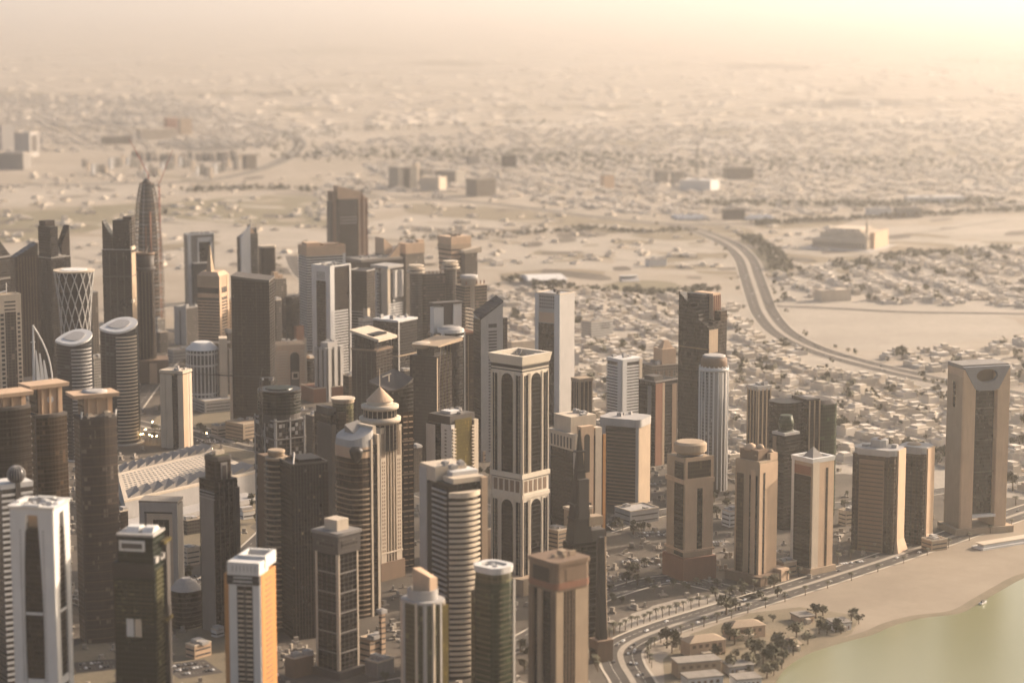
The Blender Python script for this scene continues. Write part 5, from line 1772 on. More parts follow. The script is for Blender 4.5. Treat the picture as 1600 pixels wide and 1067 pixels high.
def t68():
    T = Tower('pyramid_topped_tower', 'corniche tower with a white rimmed dark face and a pyramid roof', 1238, 1270, 1303, 722, 898, 45)
    T.p('body', 'tan', T.rect(), 724)
    T.f('window_wall', 'gdark', 'L', .12, .92, 745, None, .3)
    T.f('window_wall', 'redbrown', 'L', .12, .92, 730, 744, .3)
    T.f('frame', 'white', 'L', 0, .12, 720, None, .7)
    T.f('frame', 'cream', 'F', 0, .3, 720, None, .7)
    T.f('face_wall', 'peach', 'F', .3, 1, 724, None, .4)
    T.f('window_wall', 'gbronze', 'F', .62, .72, 734, None, .6)
    T.parapet('white', 724, T.z(717) - T.z(724), .6, .5, 2, name='crown_frame')
    q = T.rect(.12, .88, .12, .88)
    z = T.z(720)
    T.add('pyramid', MB().prism(q, z - 4, T.z(697, .5, .5), [(i * .05, 0) for i in range(4)]), 'grey')
    T.b('podium', 'tan', -.1, 1.1, -.1, 1.1, 888)
t68()
def t69():
    A = Tower('ribbed_tower', 'narrow brown ribbed tower standing back from the corniche domes', 1168, 1184, 1205, 610, 768, 40)
    A.p('body', 'gbrown', A.rect(), 612)
    A.fins('fin', 'tan', 'FL', [.06, .36, .66, .94], 1.6, 608, None, .9)
    A.p('roof_rim', 'pale', A.rect(o=.5), 604, 611)
    A.units(604, 4)
    B = Tower('roof_garden_tower', 'dark tower with a green planted roof terrace and pale rim', 1208, 1226, 1248, 680, 828, 45)
    B.p('body', 'gdark', B.rect(), 680)
    B.p('roof_rim', 'pale', B.rect(o=.8), 677, 681)
    B.f('pier', 'brown', 'L', .0, .3, 684, None, .6)
    B.p('planting', 'ggreen', B.rrect(.3, -1.5), 668, 678, B.rrect(.3, -5))
    B.lathe('roof_drum', 'ggreen', [(B.w * .35, 670), (B.w * .4, 660), (B.w * .3, 648)], 16)
    C = Tower('round_shouldered_tower', 'wide dark olive tower with two rounded shoulders and a taller ribbed middle', 1214, 1246, 1312, 640, 812, 32, depth=34)
    C.p('body', 'ggreen', C.rrect(.3, 0, .5, 1), 636)
    C.b('middle_shaft', 'gbrown', .24, .54, .02, .9, 626)
    C.fins('fin', 'tan', 'F', [.28, .4, .52], 1.2, 628, None, 1)
    C.p('shoulder', 'gdark', C.rrect(.35, 0, -.35, .28, .1, 1), 630)
    C.lathe('roof_drum', 'grey', [(C.w * .18, 632), (C.w * .2, 622), (C.w * .1, 618)], 18, C.X(.45), 0)
    C.p('shoulder_cap', 'dgrey', C.rrect(.35, .3, .5, 1), 630, 637, C.rrect(.35, -4, .5, 1))
t69()
def t72():
    A = Tower('fin_ended_slab', 'wide brown slab tower with a sunlit flared end pier and a drum on its roof', 1333, 1398, 1415, 712, 866, 70)
    A.p('body', 'gbronze', A.rect(), 714)
    for a, b in ((.0, .06), (.1, .14), (.78, .84), (.88, .94)):
        A.f('dark_strip', 'gdark', 'L', a, b, 716, None, .3)
    A.f('centre_wall', 'brown', 'L', .16, .76, 722, None, .4)
    A.bands('gbronze', 'L', .18, .74, 726, None, 4, 1.2, .6, 'window_band')
    z = A.z(706)
    A.add('end_pier', MB().prism([(A.X(.1), A.Yl(0) - 5), (A.X(.95), A.Yl(0) - 5), (A.X(.95), A.Yl(0) + 1), (A.X(.1), A.Yl(0) + 1)], 0, 12, [(A.X(.2), A.Yl(0) - 2), (A.X(.85), A.Yl(0) - 2), (A.X(.85), A.Yl(0) + 1), (A.X(.2), A.Yl(0) + 1)]).box(A.X(.2), A.X(.85), A.Yl(0) - 2, A.Yl(0) + 1, 12, z), 'peach')
    A.p('roof_rim', 'pale', A.rrect(.3, 1), 705, 715)
    A.lathe('roof_drum', 'pale', [(A.m(13), 708), (A.m(14), 692), (A.m(14), 686), (A.m(10), 684)], 16, 0, A.Yl(.5), smooth=False)
    A.b('roof_block', 'brown', .3, .7, .42, .5, 690, 706)
    A.units(705, 5)
    B = Tower('fin_ended_slab', 'narrower brown slab tower with a sunlit end pier, between its wide twin and the bridge-topped tower', 1404, 1444, 1460, 708, 852, 66)
    B.p('body', 'gbronze', B.rect(), 710)
    for a, b in ((.3, .38), (.5, .58), (.7, .78), (.86, .95)):
        B.f('dark_strip', 'gdark', 'L', a, b, 714, None, .4)
    z = B.z(702)
    B.add('end_pier', MB().prism([(B.X(.1), B.Yl(0) - 5), (B.X(.95), B.Yl(0) - 5), (B.X(.95), B.Yl(0) + 1), (B.X(.1), B.Yl(0) + 1)], 0, 10, [(B.X(.2), B.Yl(0) - 2), (B.X(.85), B.Yl(0) - 2), (B.X(.85), B.Yl(0) + 1), (B.X(.2), B.Yl(0) + 1)]).box(B.X(.2), B.X(.85), B.Yl(0) - 2, B.Yl(0) + 1, 10, z), 'peach')
    B.p('roof_rim', 'pale', B.rrect(.3, 1), 700, 711)
    B.lathe('roof_drum', 'tan', [(B.m(12), 704), (B.m(12), 694), (B.m(8), 691)], 18, 0, B.Yl(.6))
t72()
def t74():
    T = Tower('bridge_topped_tower', 'tall twin-legged tower joined by a grey top wedge with an oval hole', 1481, 1506, 1578, 578, 836, 28)
    T.b('leg', 'peach', 0, .27, 0, 1, 578)
    T.b('leg', 'peach', .74, 1, 0, 1, 578)
    T.f('leg_face', 'peach', 'F', .02, .26, 600, None, .4)
    T.f('leg_face', 'peach', 'F', .75, .99, 600, None, .4)
    T.b('recess_glass', 'gdark', .27, .74, .2, .9, 600, 812)
    T.f('side_wall', 'tan', 'L', .05, .95, 590, None, .4)
    T.f('side_slot', 'gdark', 'L', .4, .55, 600, 640, .6)
    z = [T.z(574), T.z(612)]
    y0, y1 = T.Yl(0) - .8, T.Yl(.12)
    mb = MB()
    # the wedge: an inverted trapezoid with an oval cut through it
    out = [(T.X(0), z[0]), (T.X(.27), z[1]), (T.X(.5), z[1]), (T.X(.74), z[1]), (T.X(1), z[0]), (T.X(.5), z[0])]
    n = 28
    cz, rz, rx = (z[0] * .62 + z[1] * .38), (z[0] - z[1]) * .27, T.w * .23
    def edge(an):
        dx, dz = math.cos(an), math.sin(an)
        best = 1e9
        for i in range(6):
            (ax, az), (bx, bz) = out[i], out[(i + 1) % 6]
            ex, ez = bx - ax, bz - az
            den = dx * ez - dz * ex
            if abs(den) < 1e-9:
                continue
            t = (ax * ez - az * ex + cz * ex) / den
            px, pz = dx * t, cz + dz * t
            if t > 0 and min(ax, bx) - 1e-3 <= px <= max(ax, bx) + 1e-3 and min(az, bz) - 1e-3 <= pz <= max(az, bz) + 1e-3:
                best = min(best, t)
        return dx * best, cz + dz * best
    for y in (y0, y1):
        for i in range(n):
            an = 2 * math.pi * (i + .5) / n
            ex, ez = edge(an)
            mb.v += [(ex, y, ez), (rx * math.cos(an), y, cz + rz * math.sin(an))]
    for i in range(n):
        j = (i + 1) % n
        a, b, c, d = 2 * i, 2 * i + 1, 2 * j + 1, 2 * j
        mb.f += [(a, b, c, d), (2 * n + d, 2 * n + c, 2 * n + b, 2 * n + a), (a, d, 2 * n + d, 2 * n + a), (b, 2 * n + b, 2 * n + c, c)]
    T.add('top_wedge', mb, 'bluegrey')
    T.p('roof', 'grey', T.rect(0, 1, .12, 1), 572, 578)
    T.b('hole_backing', 'brown', .27, .74, .3, .7, 579, 600)
    for v in (640, 690, 740):
        T.f('ledge', 'dgrey', 'F', .27, .74, v, v + 1.2, -T.d * .12 + .6, T.d * .12 + .2)
    T.b('entrance_canopy', 'white', .26, .76, -.04, .12, 806, 810)
    T.b('podium', 'tan', -.1, 1.15, -.08, 1.1, 826)
t74()
# ------------------------------------------------------------------ the exhibition hall with the toothed roof
def empty(name, x, y, rz, label, cat, group=None):
    o = bpy.data.objects.new(name, None)
    COL.objects.link(o)
    o.location = (x, y, 0)
    o.rotation_euler = (0, 0, rz)
    return tag(o, label, cat, group)
def hall():
    z = 24
    A, B2, C2, D2 = gp(194, 782, z), gp(402, 736, z), gp(312, 694, z), gp(180, 727, z)
    o = empty('exhibition_hall', A[0], A[1], 0, 'long low hall with a pale roof and rows of toothed skylights', 'hall')
    Q = [(p[0] - A[0], p[1] - A[1]) for p in (A, B2, C2, D2)]
    ob('wall', MB().prism([(q[0] * .98 + .5, q[1] * .98 + 1) for q in Q], 0, z - 2), M['pale'], o)
    r = ob('roof', MB().prism(Q, z - 2, z), M['cream'], o)
    def pt(s, t):
        a = [Q[0][i] + (Q[1][i] - Q[0][i]) * s for i in (0, 1)]
        b = [Q[3][i] + (Q[2][i] - Q[3][i]) * s for i in (0, 1)]
        return (a[0] + (b[0] - a[0]) * t, a[1] + (b[1] - a[1]) * t)
    for t0, t1 in ((.04, .26), (.76, .96)):
        for i in range(11):
            s0 = .03 + i * .088
            a, b, c, d = pt(s0, t0), pt(s0 + .085, t0), pt(s0 + .085, t1), pt(s0, t1)
            mb = MB()
            mb.v = [(*a, z), (*b, z), (*c, z), (*d, z), (*b, z + 5.5), (*c, z + 3)]
            mb.f = [(0, 1, 4), (3, 5, 2), (0, 4, 5, 3), (1, 2, 5, 4)]
            ob('skylight', mb, M['grey'], r)
    mb = MB()
    for k in range(24):
        for j in range(8):
            a = pt(.05 + k * .038, .31 + j * .052)
            mb.box(a[0] - 1.4, a[0] + 1.4, a[1] - 1.0, a[1] + 1.0, z, z + .5)
    ob('roof_vent', mb, M['pale'], r, kind='stuff')
    ob('forecourt_wall', MB().prism([pt(-.02, -.22), pt(.9, -.2), pt(.9, -.02), pt(-.02, -.02)], 0, 5), M['pale'], o)
hall()
# ------------------------------------------------------------------ the great mosque
def mosque():
    T = Tower('mosque', 'large pale mosque with an arcaded wall, a domed roof and one tall minaret', 1269, 1355, 1386, 377, 392, 70, cat='mosque')
    T.p('wall', 'cream', T.rect(), 376)
    T.b('prayer_hall', 'cream', .1, .85, .08, .9, 366, 377)
    T.b('upper_hall', 'cream', .2, .75, .2, .75, 361, 367)
    z = T.z(366)
    for i in range(9):
        for j in range(7):
            if .15 < (i + .5) / 9 < .8 and .15 < (j + .5) / 7 < .8 and 2 < i < 6:
                continue
            x, y = T.X(.14 + .67 * (i + .5) / 9), T.Yl(.12 + .74 * (j + .5) / 7)
            T.add('dome', MB().lathe([(4 * math.cos(R(a)), z + 4 * math.sin(R(a))) for a in (0, 30, 60, 86)], 10, x, y), 'cream', smooth=True)
    for i in range(15):
        T.arch('arch', 'brown', 'L', .03 + i * .063, .065 + i * .063, 381, 389, .4)
    for i in range(6):
        T.arch('arch', 'brown', 'F', .25 + i * .11, .31 + i * .11, 378, 389, .4)
    T.b('portal', 'peach', .2, .9, -.06, .02, 365)
    x, y = T.X(.04), T.Yl(.02)
    T.lathe('minaret', 'cream', [(3.6, None), (3.4, 372), (4.6, 371), (4.6, 370), (2.6, 369), (2.4, 352), (3.6, 351), (3.6, 350), (1.8, 349), (1.6, 343), (.2, 338)], 12, x, y)
    T.b('terrace', 'pale', -.25, 1.1, -.15, 1.15, 391)
mosque()
# ------------------------------------------------------------------ other buildings of the plain
def block(name, label, uL, uC, uR, vt, vb, a, m, cat='building', group=None, extra=True):
    T = Tower(name, label, uL, uC, uR, vt, vb, a, cat=cat, group=group)
    T.p('body', m, T.rect(), vt)
    if extra:
        T.parapet('cream', vt, 1.2)
        T.units(vt, 2, h=(2, 4), sz=(4, 8))
    return T
rng = random.Random(21)
g = 'apartment blocks in rows behind the lattice tower'
for i in range(34):
    u = 128 + i * 6.8
    vb = 262 + 8 * math.sin(i * .5) + (i % 3) * 2 + i * .18
    hh = rng.uniform(11, 17)
    block('apartment_block', 'pale mid-rise apartment block in the rows behind the lattice tower', u, u + rng.uniform(2, 4), u + rng.uniform(6.5, 8.5), vb - hh, vb, 35, ('punchw', 'cream', 'white', 'punchw')[i % 4], group=g)
for i in range(16):
    u = 205 + i * 11
    block('apartment_block', 'pale mid-rise apartment block in the rows behind the lattice tower', u, u + 4, u + rng.uniform(8, 11), 239 + rng.uniform(-2, 3), 252, 30, ('punchw', 'cream')[i % 2], group=g)
for lab, uL, uC, uR, vt, vb, a, m in (
        ('taller apartment block ending the row beside the bending highway', 378, 384, 401, 243, 265, 30, 'punch'),
        ('slim pale apartment slab one gap short of the highway bend', 364, 368, 373, 244, 266, 35, 'punchw'),
        ('big pale office slab at the hazy edge of the plain', -4, 2, 23, 196, 236, 30, 'pale'),
        ('office block with a framed dark front at the hazy edge of the plain', 22, 46, 60, 208, 246, 60, 'pale'),
        ('low dark grey block below the framed office at the hazy edge', -6, 36, 49, 240, 266, 60, 'grey'),
        ('long pale flat warehouse under the pinkish tower pair', 213, 220, 276, 203, 219, 20, 'cream'),
        ('ribbed beige depot building beside the long pale warehouse', 158, 162, 206, 214, 227, 20, 'punch'),
        ('pinkish twin of two small towers standing in the haze, wider one', 256, 260, 277, 185, 208, 30, 'redbrown'),
        ('pinkish twin of two small towers standing in the haze, paler one', 278, 282, 300, 186, 211, 30, 'tan'),
        ('hotel block with a dark glass centre strip on the plain', 607, 622, 652, 262, 296, 35, 'punchw'),
        ('tall pale wing behind the hotel with the dark glass strip', 645, 649, 656, 255, 284, 40, 'cream'),
        ('stepped pale block joined behind the hotel row', 655, 660, 676, 265, 290, 35, 'punchw'),
        ('wide low hotel wing with a sunlit gable', 656, 686, 698, 278, 299, 60, 'cream'),
        ('squarish pale slab ending the hotel row', 680, 712, 727, 268, 289, 60, 'punchw'),
        ('ribbed low office block with rounded bays past the hotel row', 728, 745, 775, 281, 308, 35, 'punch'),
        ('dark cube office standing out of the pale town', 783, 790, 807, 243, 262, 30, 'gdark'),
        ('smaller dark office cube near the pale hotel row', 728, 734, 750, 244, 258, 30, 'grey'),
        ('sandy block with a stepped gable among the houses', 938, 944, 960, 275, 296, 35, 'peach'),
        ('pale block pair with white columns at the foot of the radio mast', 1022, 1030, 1044, 268, 288, 35, 'punchw'),
        ('pale block with twin bays close to the radio mast', 1048, 1054, 1070, 269, 289, 35, 'punchw'),
        ('wide low white hall in front of the radio mast', 1062, 1110, 1124, 283, 299, 65, 'white'),
        ('colonnaded school block beyond the radio mast', 1130, 1136, 1178, 263, 281, 20, 'punch'),
        ('striped office block between the tent rows', 1128, 1133, 1164, 328, 344, 20, 'gmid'),
        ('long dark depot on the far side of the highway', 1396, 1402, 1440, 326, 340, 20, 'grey'),
        ('pale gatehouse block next to the long dark depot', 1352, 1358, 1394, 326, 336, 20, 'white'),
        ('long white flat warehouse far off beyond the mosque', 1412, 1420, 1510, 309, 319, 15, 'white'),
        ('small white flat house alone on the big sand lot', 1008, 1014, 1042, 406, 417, 25, 'white'),
        ('white stepped office with balconies in the villa quarter', 908, 924, 958, 503, 530, 40, 'punchw'),
        ('low grey school block at the edge of the villa quarter', 840, 850, 905, 556, 575, 25, 'pale'),
        ('low pale parking hall behind the slotted slab tower', 786, 800, 838, 536, 556, 30, 'cream'),
        ('beige walled compound building below the mosque', 1272, 1284, 1330, 455, 472, 25, 'cream')):
    T = block('hall' if 'hall' in lab or 'warehouse' in lab or 'depot' in lab else 'office_block', lab, uL, uC, uR, vt, vb, a, m)
    if 'framed dark' in lab:
        T.f('dark_front', 'dgrey', 'F', .15, .85, 212, 238, .4)
    if 'dark glass centre' in lab:
        T.f('glass_strip', 'gdark', 'F', .3, .6, 264, None, .5)
    if 'stepped office' in lab:
        T.f('dark_front', 'gdark', 'F', .45, .85, 507, 517, .5)
        T.bands('white', 'FL', 0, 1, 503, None, 3.6, 1.4, .6)
def vault_shed():
    T = Tower('shed', 'long white-roofed sports shed behind the pierced slab tower', 821, 826, 886, 438, 447, 12, depth=70, cat='shed')
    T.p('wall', 'pale', T.rect(), 438)
    T.p('roof', 'white', T.rect(o=2), 434, 438.2, T.rect(.02, .98, .3, .7))
    S = Tower('grandstand', 'small grandstand on the rim of the oval pitch', 968, 972, 1000, 434, 441, 15, depth=20, cat='grandstand')
    S.p('seating', 'pale', S.rect(), [440, 440, 434, 434])
    S.b('canopy', 'white', 0, 1, .6, 1.1, 432.5, 433.5)
vault_shed()
def mast():
    x, y = gp(1089, 272)
    o = empty('radio_mast', x, y, 0, 'thin lattice radio mast rising over the pale houses', 'mast')
    h = at_y(1089, 222, y)[2]
    mb = MB()
    for k in range(3):
        an = k * 2.1
        mb.bar((4 * math.cos(an), 4 * math.sin(an), 0), (.8 * math.cos(an), .8 * math.sin(an), h), .7)
    for i in range(24):
        a, b = i / 24, (i + 1) / 24
        for k in range(3):
            r0, r1 = 4 - 3.2 * a, 4 - 3.2 * b
            mb.bar((r0 * math.cos(k * 2.1), r0 * math.sin(k * 2.1), h * a), (r1 * math.cos(k * 2.1 + 2.1), r1 * math.sin(k * 2.1 + 2.1), h * b), .35)
    ob('lattice', mb, M['dgrey'], o)
    ob('base', MB().box(-6, 6, -6, 6, 0, 4), M['grey'], o)
mast()
# tent rows near the highway
for i in range(16):
    u = 1056 + i * 5.2 if i < 9 else 1170 + (i - 9) * 6
    x, y = gp(u, 341 + (i % 2) * 3)
    o = empty('tent', x, y, .2, 'white peaked tent in the rows beside the striped office', 'tent', 'white tents near the highway')
    ob('canopy', MB().prism([(-9, -14), (9, -14), (9, 14), (-9, 14)], 4, 9, [(-.5, -10), (.5, -10), (.5, 10), (-.5, 10)]), M['white'], o)
    ob('side_wall', MB().box(-8.5, 8.5, -13.5, 13.5, 0, 4), M['pale'], o)
# ------------------------------------------------------------------ low buildings between the towers
low = [('flat grey podium garage beside the boulevard', 300, 320, 372, 628, 646, 25, 'pale'), ('low shop block under the half-round glazed block', 330, 340, 362, 668, 682, 30, 'cream'),
       ('long low mall roof under the arched stone block', 470, 490, 560, 608, 630, 25, 'redbrown'), ('flat garage below the brown slab tower', 352, 380, 440, 664, 690, 40, 'tan'),
       ('flat low block behind the bronze tower', 560, 580, 640, 700, 730, 40, 'grey'), ('pale site office behind the striped balcony tower', 745, 755, 775, 706, 722, 40, 'peach'),
       ('brown low block between the balcony tower and the cream tower', 740, 752, 768, 830, 880, 40, 'brown'), ('flat cream annex block below the colonnaded block', 850, 872, 892, 830, 872, 45, 'tan'),
       ('low white stadium-side block left of the louvred slab foot', 960, 985, 1030, 800, 820, 35, 'pale'), ('flat podium between the domed tower and its pyramid neighbour', 1210, 1225, 1245, 880, 900, 40, 'tan'),
       ('low white villa-like office under the narrow ribbed tower', 1128, 1140, 1166, 800, 824, 35, 'white'), ('flat bank block behind the wide brown slab', 1310, 1322, 1340, 800, 822, 40, 'cream'),
       ('low grey utility block at the foot of the sliced tower', 1040, 1056, 1086, 770, 792, 35, 'grey'), ('long flat wall block at the foot of the bridge-topped tower', 1440, 1456, 1480, 846, 862, 40, 'tan'),
       ('low site shed on the dusty yard by the orange sided tower', 290, 304, 330, 1010, 1030, 40, 'peach'), ('white site cabin on the dusty yard', 330, 338, 350, 985, 996, 40, 'white'),
       ('low ochre block in the gap beside the navy tower', 562, 578, 600, 1000, 1040, 45, 'peach'), ('slim orange site tower in the gap beside the ribbed round tower', 592, 596, 602, 958, 1036, 45, 'peach'),
       ('grey low roof beyond the navy tower', 570, 590, 616, 1036, 1060, 45, 'grey'), ('low dark block behind the navy tower', 445, 460, 490, 1030, 1060, 40, 'brown'),
       ('sandy block with two small windows behind the portal block', 286, 292, 312, 858, 884, 30, 'cream'), ('low striped garage behind the stepped dark tower', 286, 292, 314, 814, 836, 30, 'gmid'),
       ('low white club house past the stepped dark tower', 374, 380, 398, 800, 812, 30, 'white'), ('flat block under the dark shouldered tower', 1250, 1268, 1300, 804, 828, 40, 'pale')]
low += [('mid-rise grey block under the dark cylinder tower', 244, 250, 262, 520, 552, 35, 'gmid'), ('low white block beside the boulevard bend', 240, 246, 258, 500, 522, 35, 'punchw'),
        ('mid-rise tan block behind the half-round glazed block', 352, 357, 364, 520, 600, 35, 'punch'), ('grey annex tower hugging the brown slab', 427, 431, 440, 470, 600, 35, 'gmid'),
        ('mid-rise dark block between the arched block and the stepped grey block', 478, 484, 494, 560, 618, 40, 'gdark'), ('mid-rise bronze block under the slab-roofed tower', 536, 545, 560, 588, 660, 40, 'gbronze'),
        ('pale block with window bands behind the glass box tower', 560, 566, 584, 500, 590, 35, 'pale'), ('mid-rise grey block behind the wing-roofed tower', 626, 632, 642, 580, 690, 35, 'gmid'),
        ('brown mid-rise block between the curved top tower and the wing-roofed tower', 640, 647, 660, 700, 770, 40, 'punchd'), ('low white block at the foot of the slotted slab', 742, 750, 768, 690, 712, 35, 'cream'),
        ('low office under the twin banded round towers', 140, 148, 164, 660, 700, 35, 'punch'), ('pale mid-rise block at the foot of the diamond lattice tower', 140, 146, 160, 560, 640, 35, 'punchw'),
        ('small dark block beside the toothed hall', 182, 188, 200, 800, 850, 35, 'gbrown'), ('mid-rise block at the foot of the spire tower', 356, 360, 366, 470, 590, 35, 'peach'),
        ('low terrace of shops along the interchange street', 262, 270, 300, 548, 566, 25, 'pale'), ('dark mid-rise block behind the olive drum tower', 478, 488, 506, 650, 740, 35, 'punchd')]
for k, (lab, uL, uC, uR, vt, vb, a, m) in enumerate(low):
    lab = lab.replace(' left of the', ' by the')
    T = block('low_building', lab, uL, uC, uR, vt, vb, a, m)
    if m in ('cream', 'white', 'peach', 'tan', 'pale'):
        T.bands('dgrey', 'FL', .05, .95, vt + 2, vb - 1, 4, 1.4, .15, 'window_band')
# ------------------------------------------------------------------ low-rise houses
def m_house(k=1.0):
    s = NB('house_walls')
    gi = s.n('ShaderNodeNewGeometry')
    oi = s.n('ShaderNodeObjectInfo')
    r = s.math('FRACT', s.math('ADD', gi.outputs['Random Per Island'], oi.outputs['Random']))
    c = s.mix(r, lum((.42, .36, .285), k), lum((.60, .54, .465), k))
    f = s.ramp(s.noise(.3, 3), .3, .7)
    s.l(s.mix(s.math('MULTIPLY', f, .3), c, (.34, .285, .22)), s.b.inputs['Base Color'])
    return s.done(.9, .15)
M['house'] = m_house()
M['house_far'] = m_house(.98)
M['clutter'] = m_house(.5)
def house_mesh(k):
    rg = random.Random(100 + k)
    w, d, h = rg.uniform(13, 20), rg.uniform(11, 16), rg.uniform(6.5, 8.5)
    a, b, c = MB(), MB(), MB()
    a.box(-w / 2, w / 2, -d / 2, d / 2, 0, h)
    a.box(-w / 2 - .3, w / 2 + .3, -d / 2 - .3, -d / 2 + .3, h, h + .9).box(-w / 2 - .3, w / 2 + .3, d / 2 - .3, d / 2 + .3, h, h + .9)
    e = rg.uniform(-.2, .2)
    b.box(-w * .3, w * (.15 + e), -d * .3, d * .35, h, h + 3.4).box(w * .2, w * .45, -d * .5 - 2.5, -d * .2, 0, h * .6)
    if k % 3 == 0:
        b.lathe([(2.2, h + 3.4), (1.8, h + 4.6), (.2, h + 5.4)], 8, -w * .1, 0)
    L, t = 12.5 + w * .15, .4
    for x0, x1, y0, y1 in ((-L, L, -L, -L + t), (-L, L, L - t, L), (-L, -L + t, -L, L), (L - t, L, -L, L)):
        c.box(x0, x1, y0, y1, 0, 2.6)
    return [q.mesh(n, M['house']) for q, n in ((a, 'house_block'), (b, 'upper_storey'), (c, 'compound_wall'))]
HM = [house_mesh(k) for k in range(8)]
def inside(p, poly):
    x, y = p
    r = False
    for i in range(len(poly)):
        (x0, y0), (x1, y1) = poly[i], poly[i - 1]
        if (y0 > y) != (y1 > y) and x < (x1 - x0) * (y - y0) / (y1 - y0) + x0:
            r = not r
    return r
RP = [(np.array(P), wd / 2 + 14) for P, wd in ROADS]
TW = np.array([(t[1], t[2], t[3] + 12) for t in TOWERS])
LB = [(min(p[0] for p in L), max(p[0] for p in L), min(p[1] for p in L), max(p[1] for p in L), L) for L in LOTS]
def free(x, y):
    for L in LB:
        if L[0] < x < L[1] and L[2] < y < L[3] and inside((x, y), L[4]):
            return False
    if (np.hypot(TW[:, 0] - x, TW[:, 1] - y) < TW[:, 2]).any():
        return False
    for P, wd in RP:
        if np.hypot(P[:, 0] - x, P[:, 1] - y).min() < wd + 6:
            return False
    return True
def spots(poly_px, step, rot, keep, seed):
    rg = random.Random(seed)
    poly = px(*poly_px)
    xs, ys = [p[0] for p in poly], [p[1] for p in poly]
    cx, cy = (min(xs) + max(xs)) / 2, (min(ys) + max(ys)) / 2
    n = int(max(max(xs) - min(xs), max(ys) - min(ys)) * .75 / step)
    ca, sa = math.cos(rot), math.sin(rot)
    out = []
    for i in range(-n, n):
        if i % 3 == 2 and step < 40:
            continue
        for j in range(-n, n):
            lx, ly = i * step + rg.uniform(-6, 6) + 9 * math.sin(j * .7), j * step + rg.uniform(-6, 6) + 9 * math.sin(i * .5)
            p = (cx + ca * lx - sa * ly, cy + sa * lx + ca * ly)
            if inside(p, poly) and rg.random() < keep and free(*p):
                out.append((p[0], p[1], rot + rg.gauss(0, .12) + rg.choice((0, math.pi / 2, math.pi, -math.pi / 2))))
    return out
near = spots([(780, 600), (800, 500), (880, 472), (1050, 462), (1160, 470), (1200, 515), (1270, 555), (1480, 600), (1660, 640), (1660, 800), (1450, 730), (1320, 720), (1150, 760), (1000, 700), (880, 650)], 27, .5, .88, 1)
near += spots([(1215, 430), (1300, 412), (1420, 402), (1660, 380), (1660, 484), (1400, 478), (1230, 472)], 29, .2, .82, 2)
near += spots([(760, 450), (980, 462), (940, 480), (800, 500)], 28, .3, .85, 3)
near += spots([(1330, 560), (1480, 545), (1660, 530), (1660, 625), (1450, 585)], 29, .35, .8, 4)
near.sort(key=lambda p: p[1])
rest = near[300:]
rg0 = random.Random(41)
hg = 'villas of the low quarter behind the towers'
for i, (x, y, rz) in enumerate(near[:300]):
    o = empty('villa', x, y, rz, 'sandy flat-roofed villa with a walled yard in the low quarter behind the towers', 'villa', hg)
    k_ = rg0.uniform(.85, 1.45)
    o.scale = (k_, k_ * rg0.uniform(.85, 1.15), rg0.uniform(.8, 1.25))
    for me in HM[rg0.randrange(8)]:
        ob(me.name.split('.')[0], me, None, o)
def boxes(name, spots_, size, hgt, seed, m, label):
    rg = np.random.default_rng(seed)
    n = len(spots_)
    V, F = np.zeros((n * 16, 3)), []
    base = np.array([(-1, -1), (1, -1), (1, 1), (-1, 1)])
    for i, (x, y, rz) in enumerate(spots_):
        ca, sa = math.cos(rz), math.sin(rz)
        for k in (0, 1):
            w, d = rg.uniform(*size, 2) / 2 * (1 if k == 0 else .5)
            h0, h1 = (0, rg.uniform(*hgt)) if k == 0 else (hh, hh + 3.5)
            hh = h1
            ox = 0 if k == 0 else w * rg.uniform(-.8, .8)
            for j in range(4):
                lx, ly = base[j][0] * w + ox, base[j][1] * d
                gx, gy = x + ca * lx - sa * ly, y + sa * lx + ca * ly
                V[i * 16 + k * 8 + j] = (gx, gy, h0)
                V[i * 16 + k * 8 + 4 + j] = (gx, gy, h1)
            b = i * 16 + k * 8
            F += [(b + 4, b + 5, b + 6, b + 7), (b, b + 1, b + 5, b + 4), (b + 1, b + 2, b + 6, b + 5), (b + 2, b + 3, b + 7, b + 6), (b + 3, b, b + 4, b + 7)]
    me = bpy.data.meshes.new(name)
    me.from_pydata(V.tolist(), [], F)
    me.materials.append(M[m])
    o = bpy.data.objects.new(name, me)
    COL.objects.link(o)
    return tag(o, label, None, kind='stuff')
boxes('house_mass', rest, (13, 26), (4.5, 8.5), 1, 'house', 'mass of pale villas thinning into the haze beyond the counted ones')
far = spots([(480, 312), (560, 262), (700, 236), (900, 232), (1200, 236), (1660, 250), (1700, 330), (1450, 326), (1250, 338), (1050, 342), (800, 312), (620, 300)], 34, .4, .55, 5)
far += spots([(470, 250), (520, 220), (760, 205), (1100, 195), (1700, 190), (1700, 252), (1200, 238), (900, 234), (700, 238)], 46, .25, .4, 6)
far += spots([(-150, 240), (-100, 150), (250, 150), (430, 190), (440, 232), (200, 236)], 50, .3, .55, 7)
far += spots([(-100, 345), (250, 322), (560, 300), (640, 320), (560, 345), (250, 350), (0, 380)], 60, .5, .22, 18)
LB_keep = LB[:]
LB.clear()
far += spots([(620, 345), (900, 345), (1150, 365), (1140, 425), (760, 420), (640, 380)], 80, .3, .12, 19)
LB.extend(LB_keep)
far += spots([(-100, 320), (0, 288), (250, 292), (230, 312)], 40, .3, .5, 8)
boxes('town_mass', far, (16, 34), (3, 6.5), 2, 'house_far', 'far pale town spread over the plain and fading into dust')
rgf = random.Random(9)
plain = [(*gp(rgf.uniform(-60, 1300), 272 + 150 * rgf.random() ** 1.3), rgf.uniform(0, 3)) for _ in range(520)]
plain = [p for p in plain if not (np.hypot(TW[:, 0] - p[0], TW[:, 1] - p[1]) < TW[:, 2]).any() and all(np.hypot(P[:, 0] - p[0], P[:, 1] - p[1]).min() > wd + 8 for P, wd in RP)]
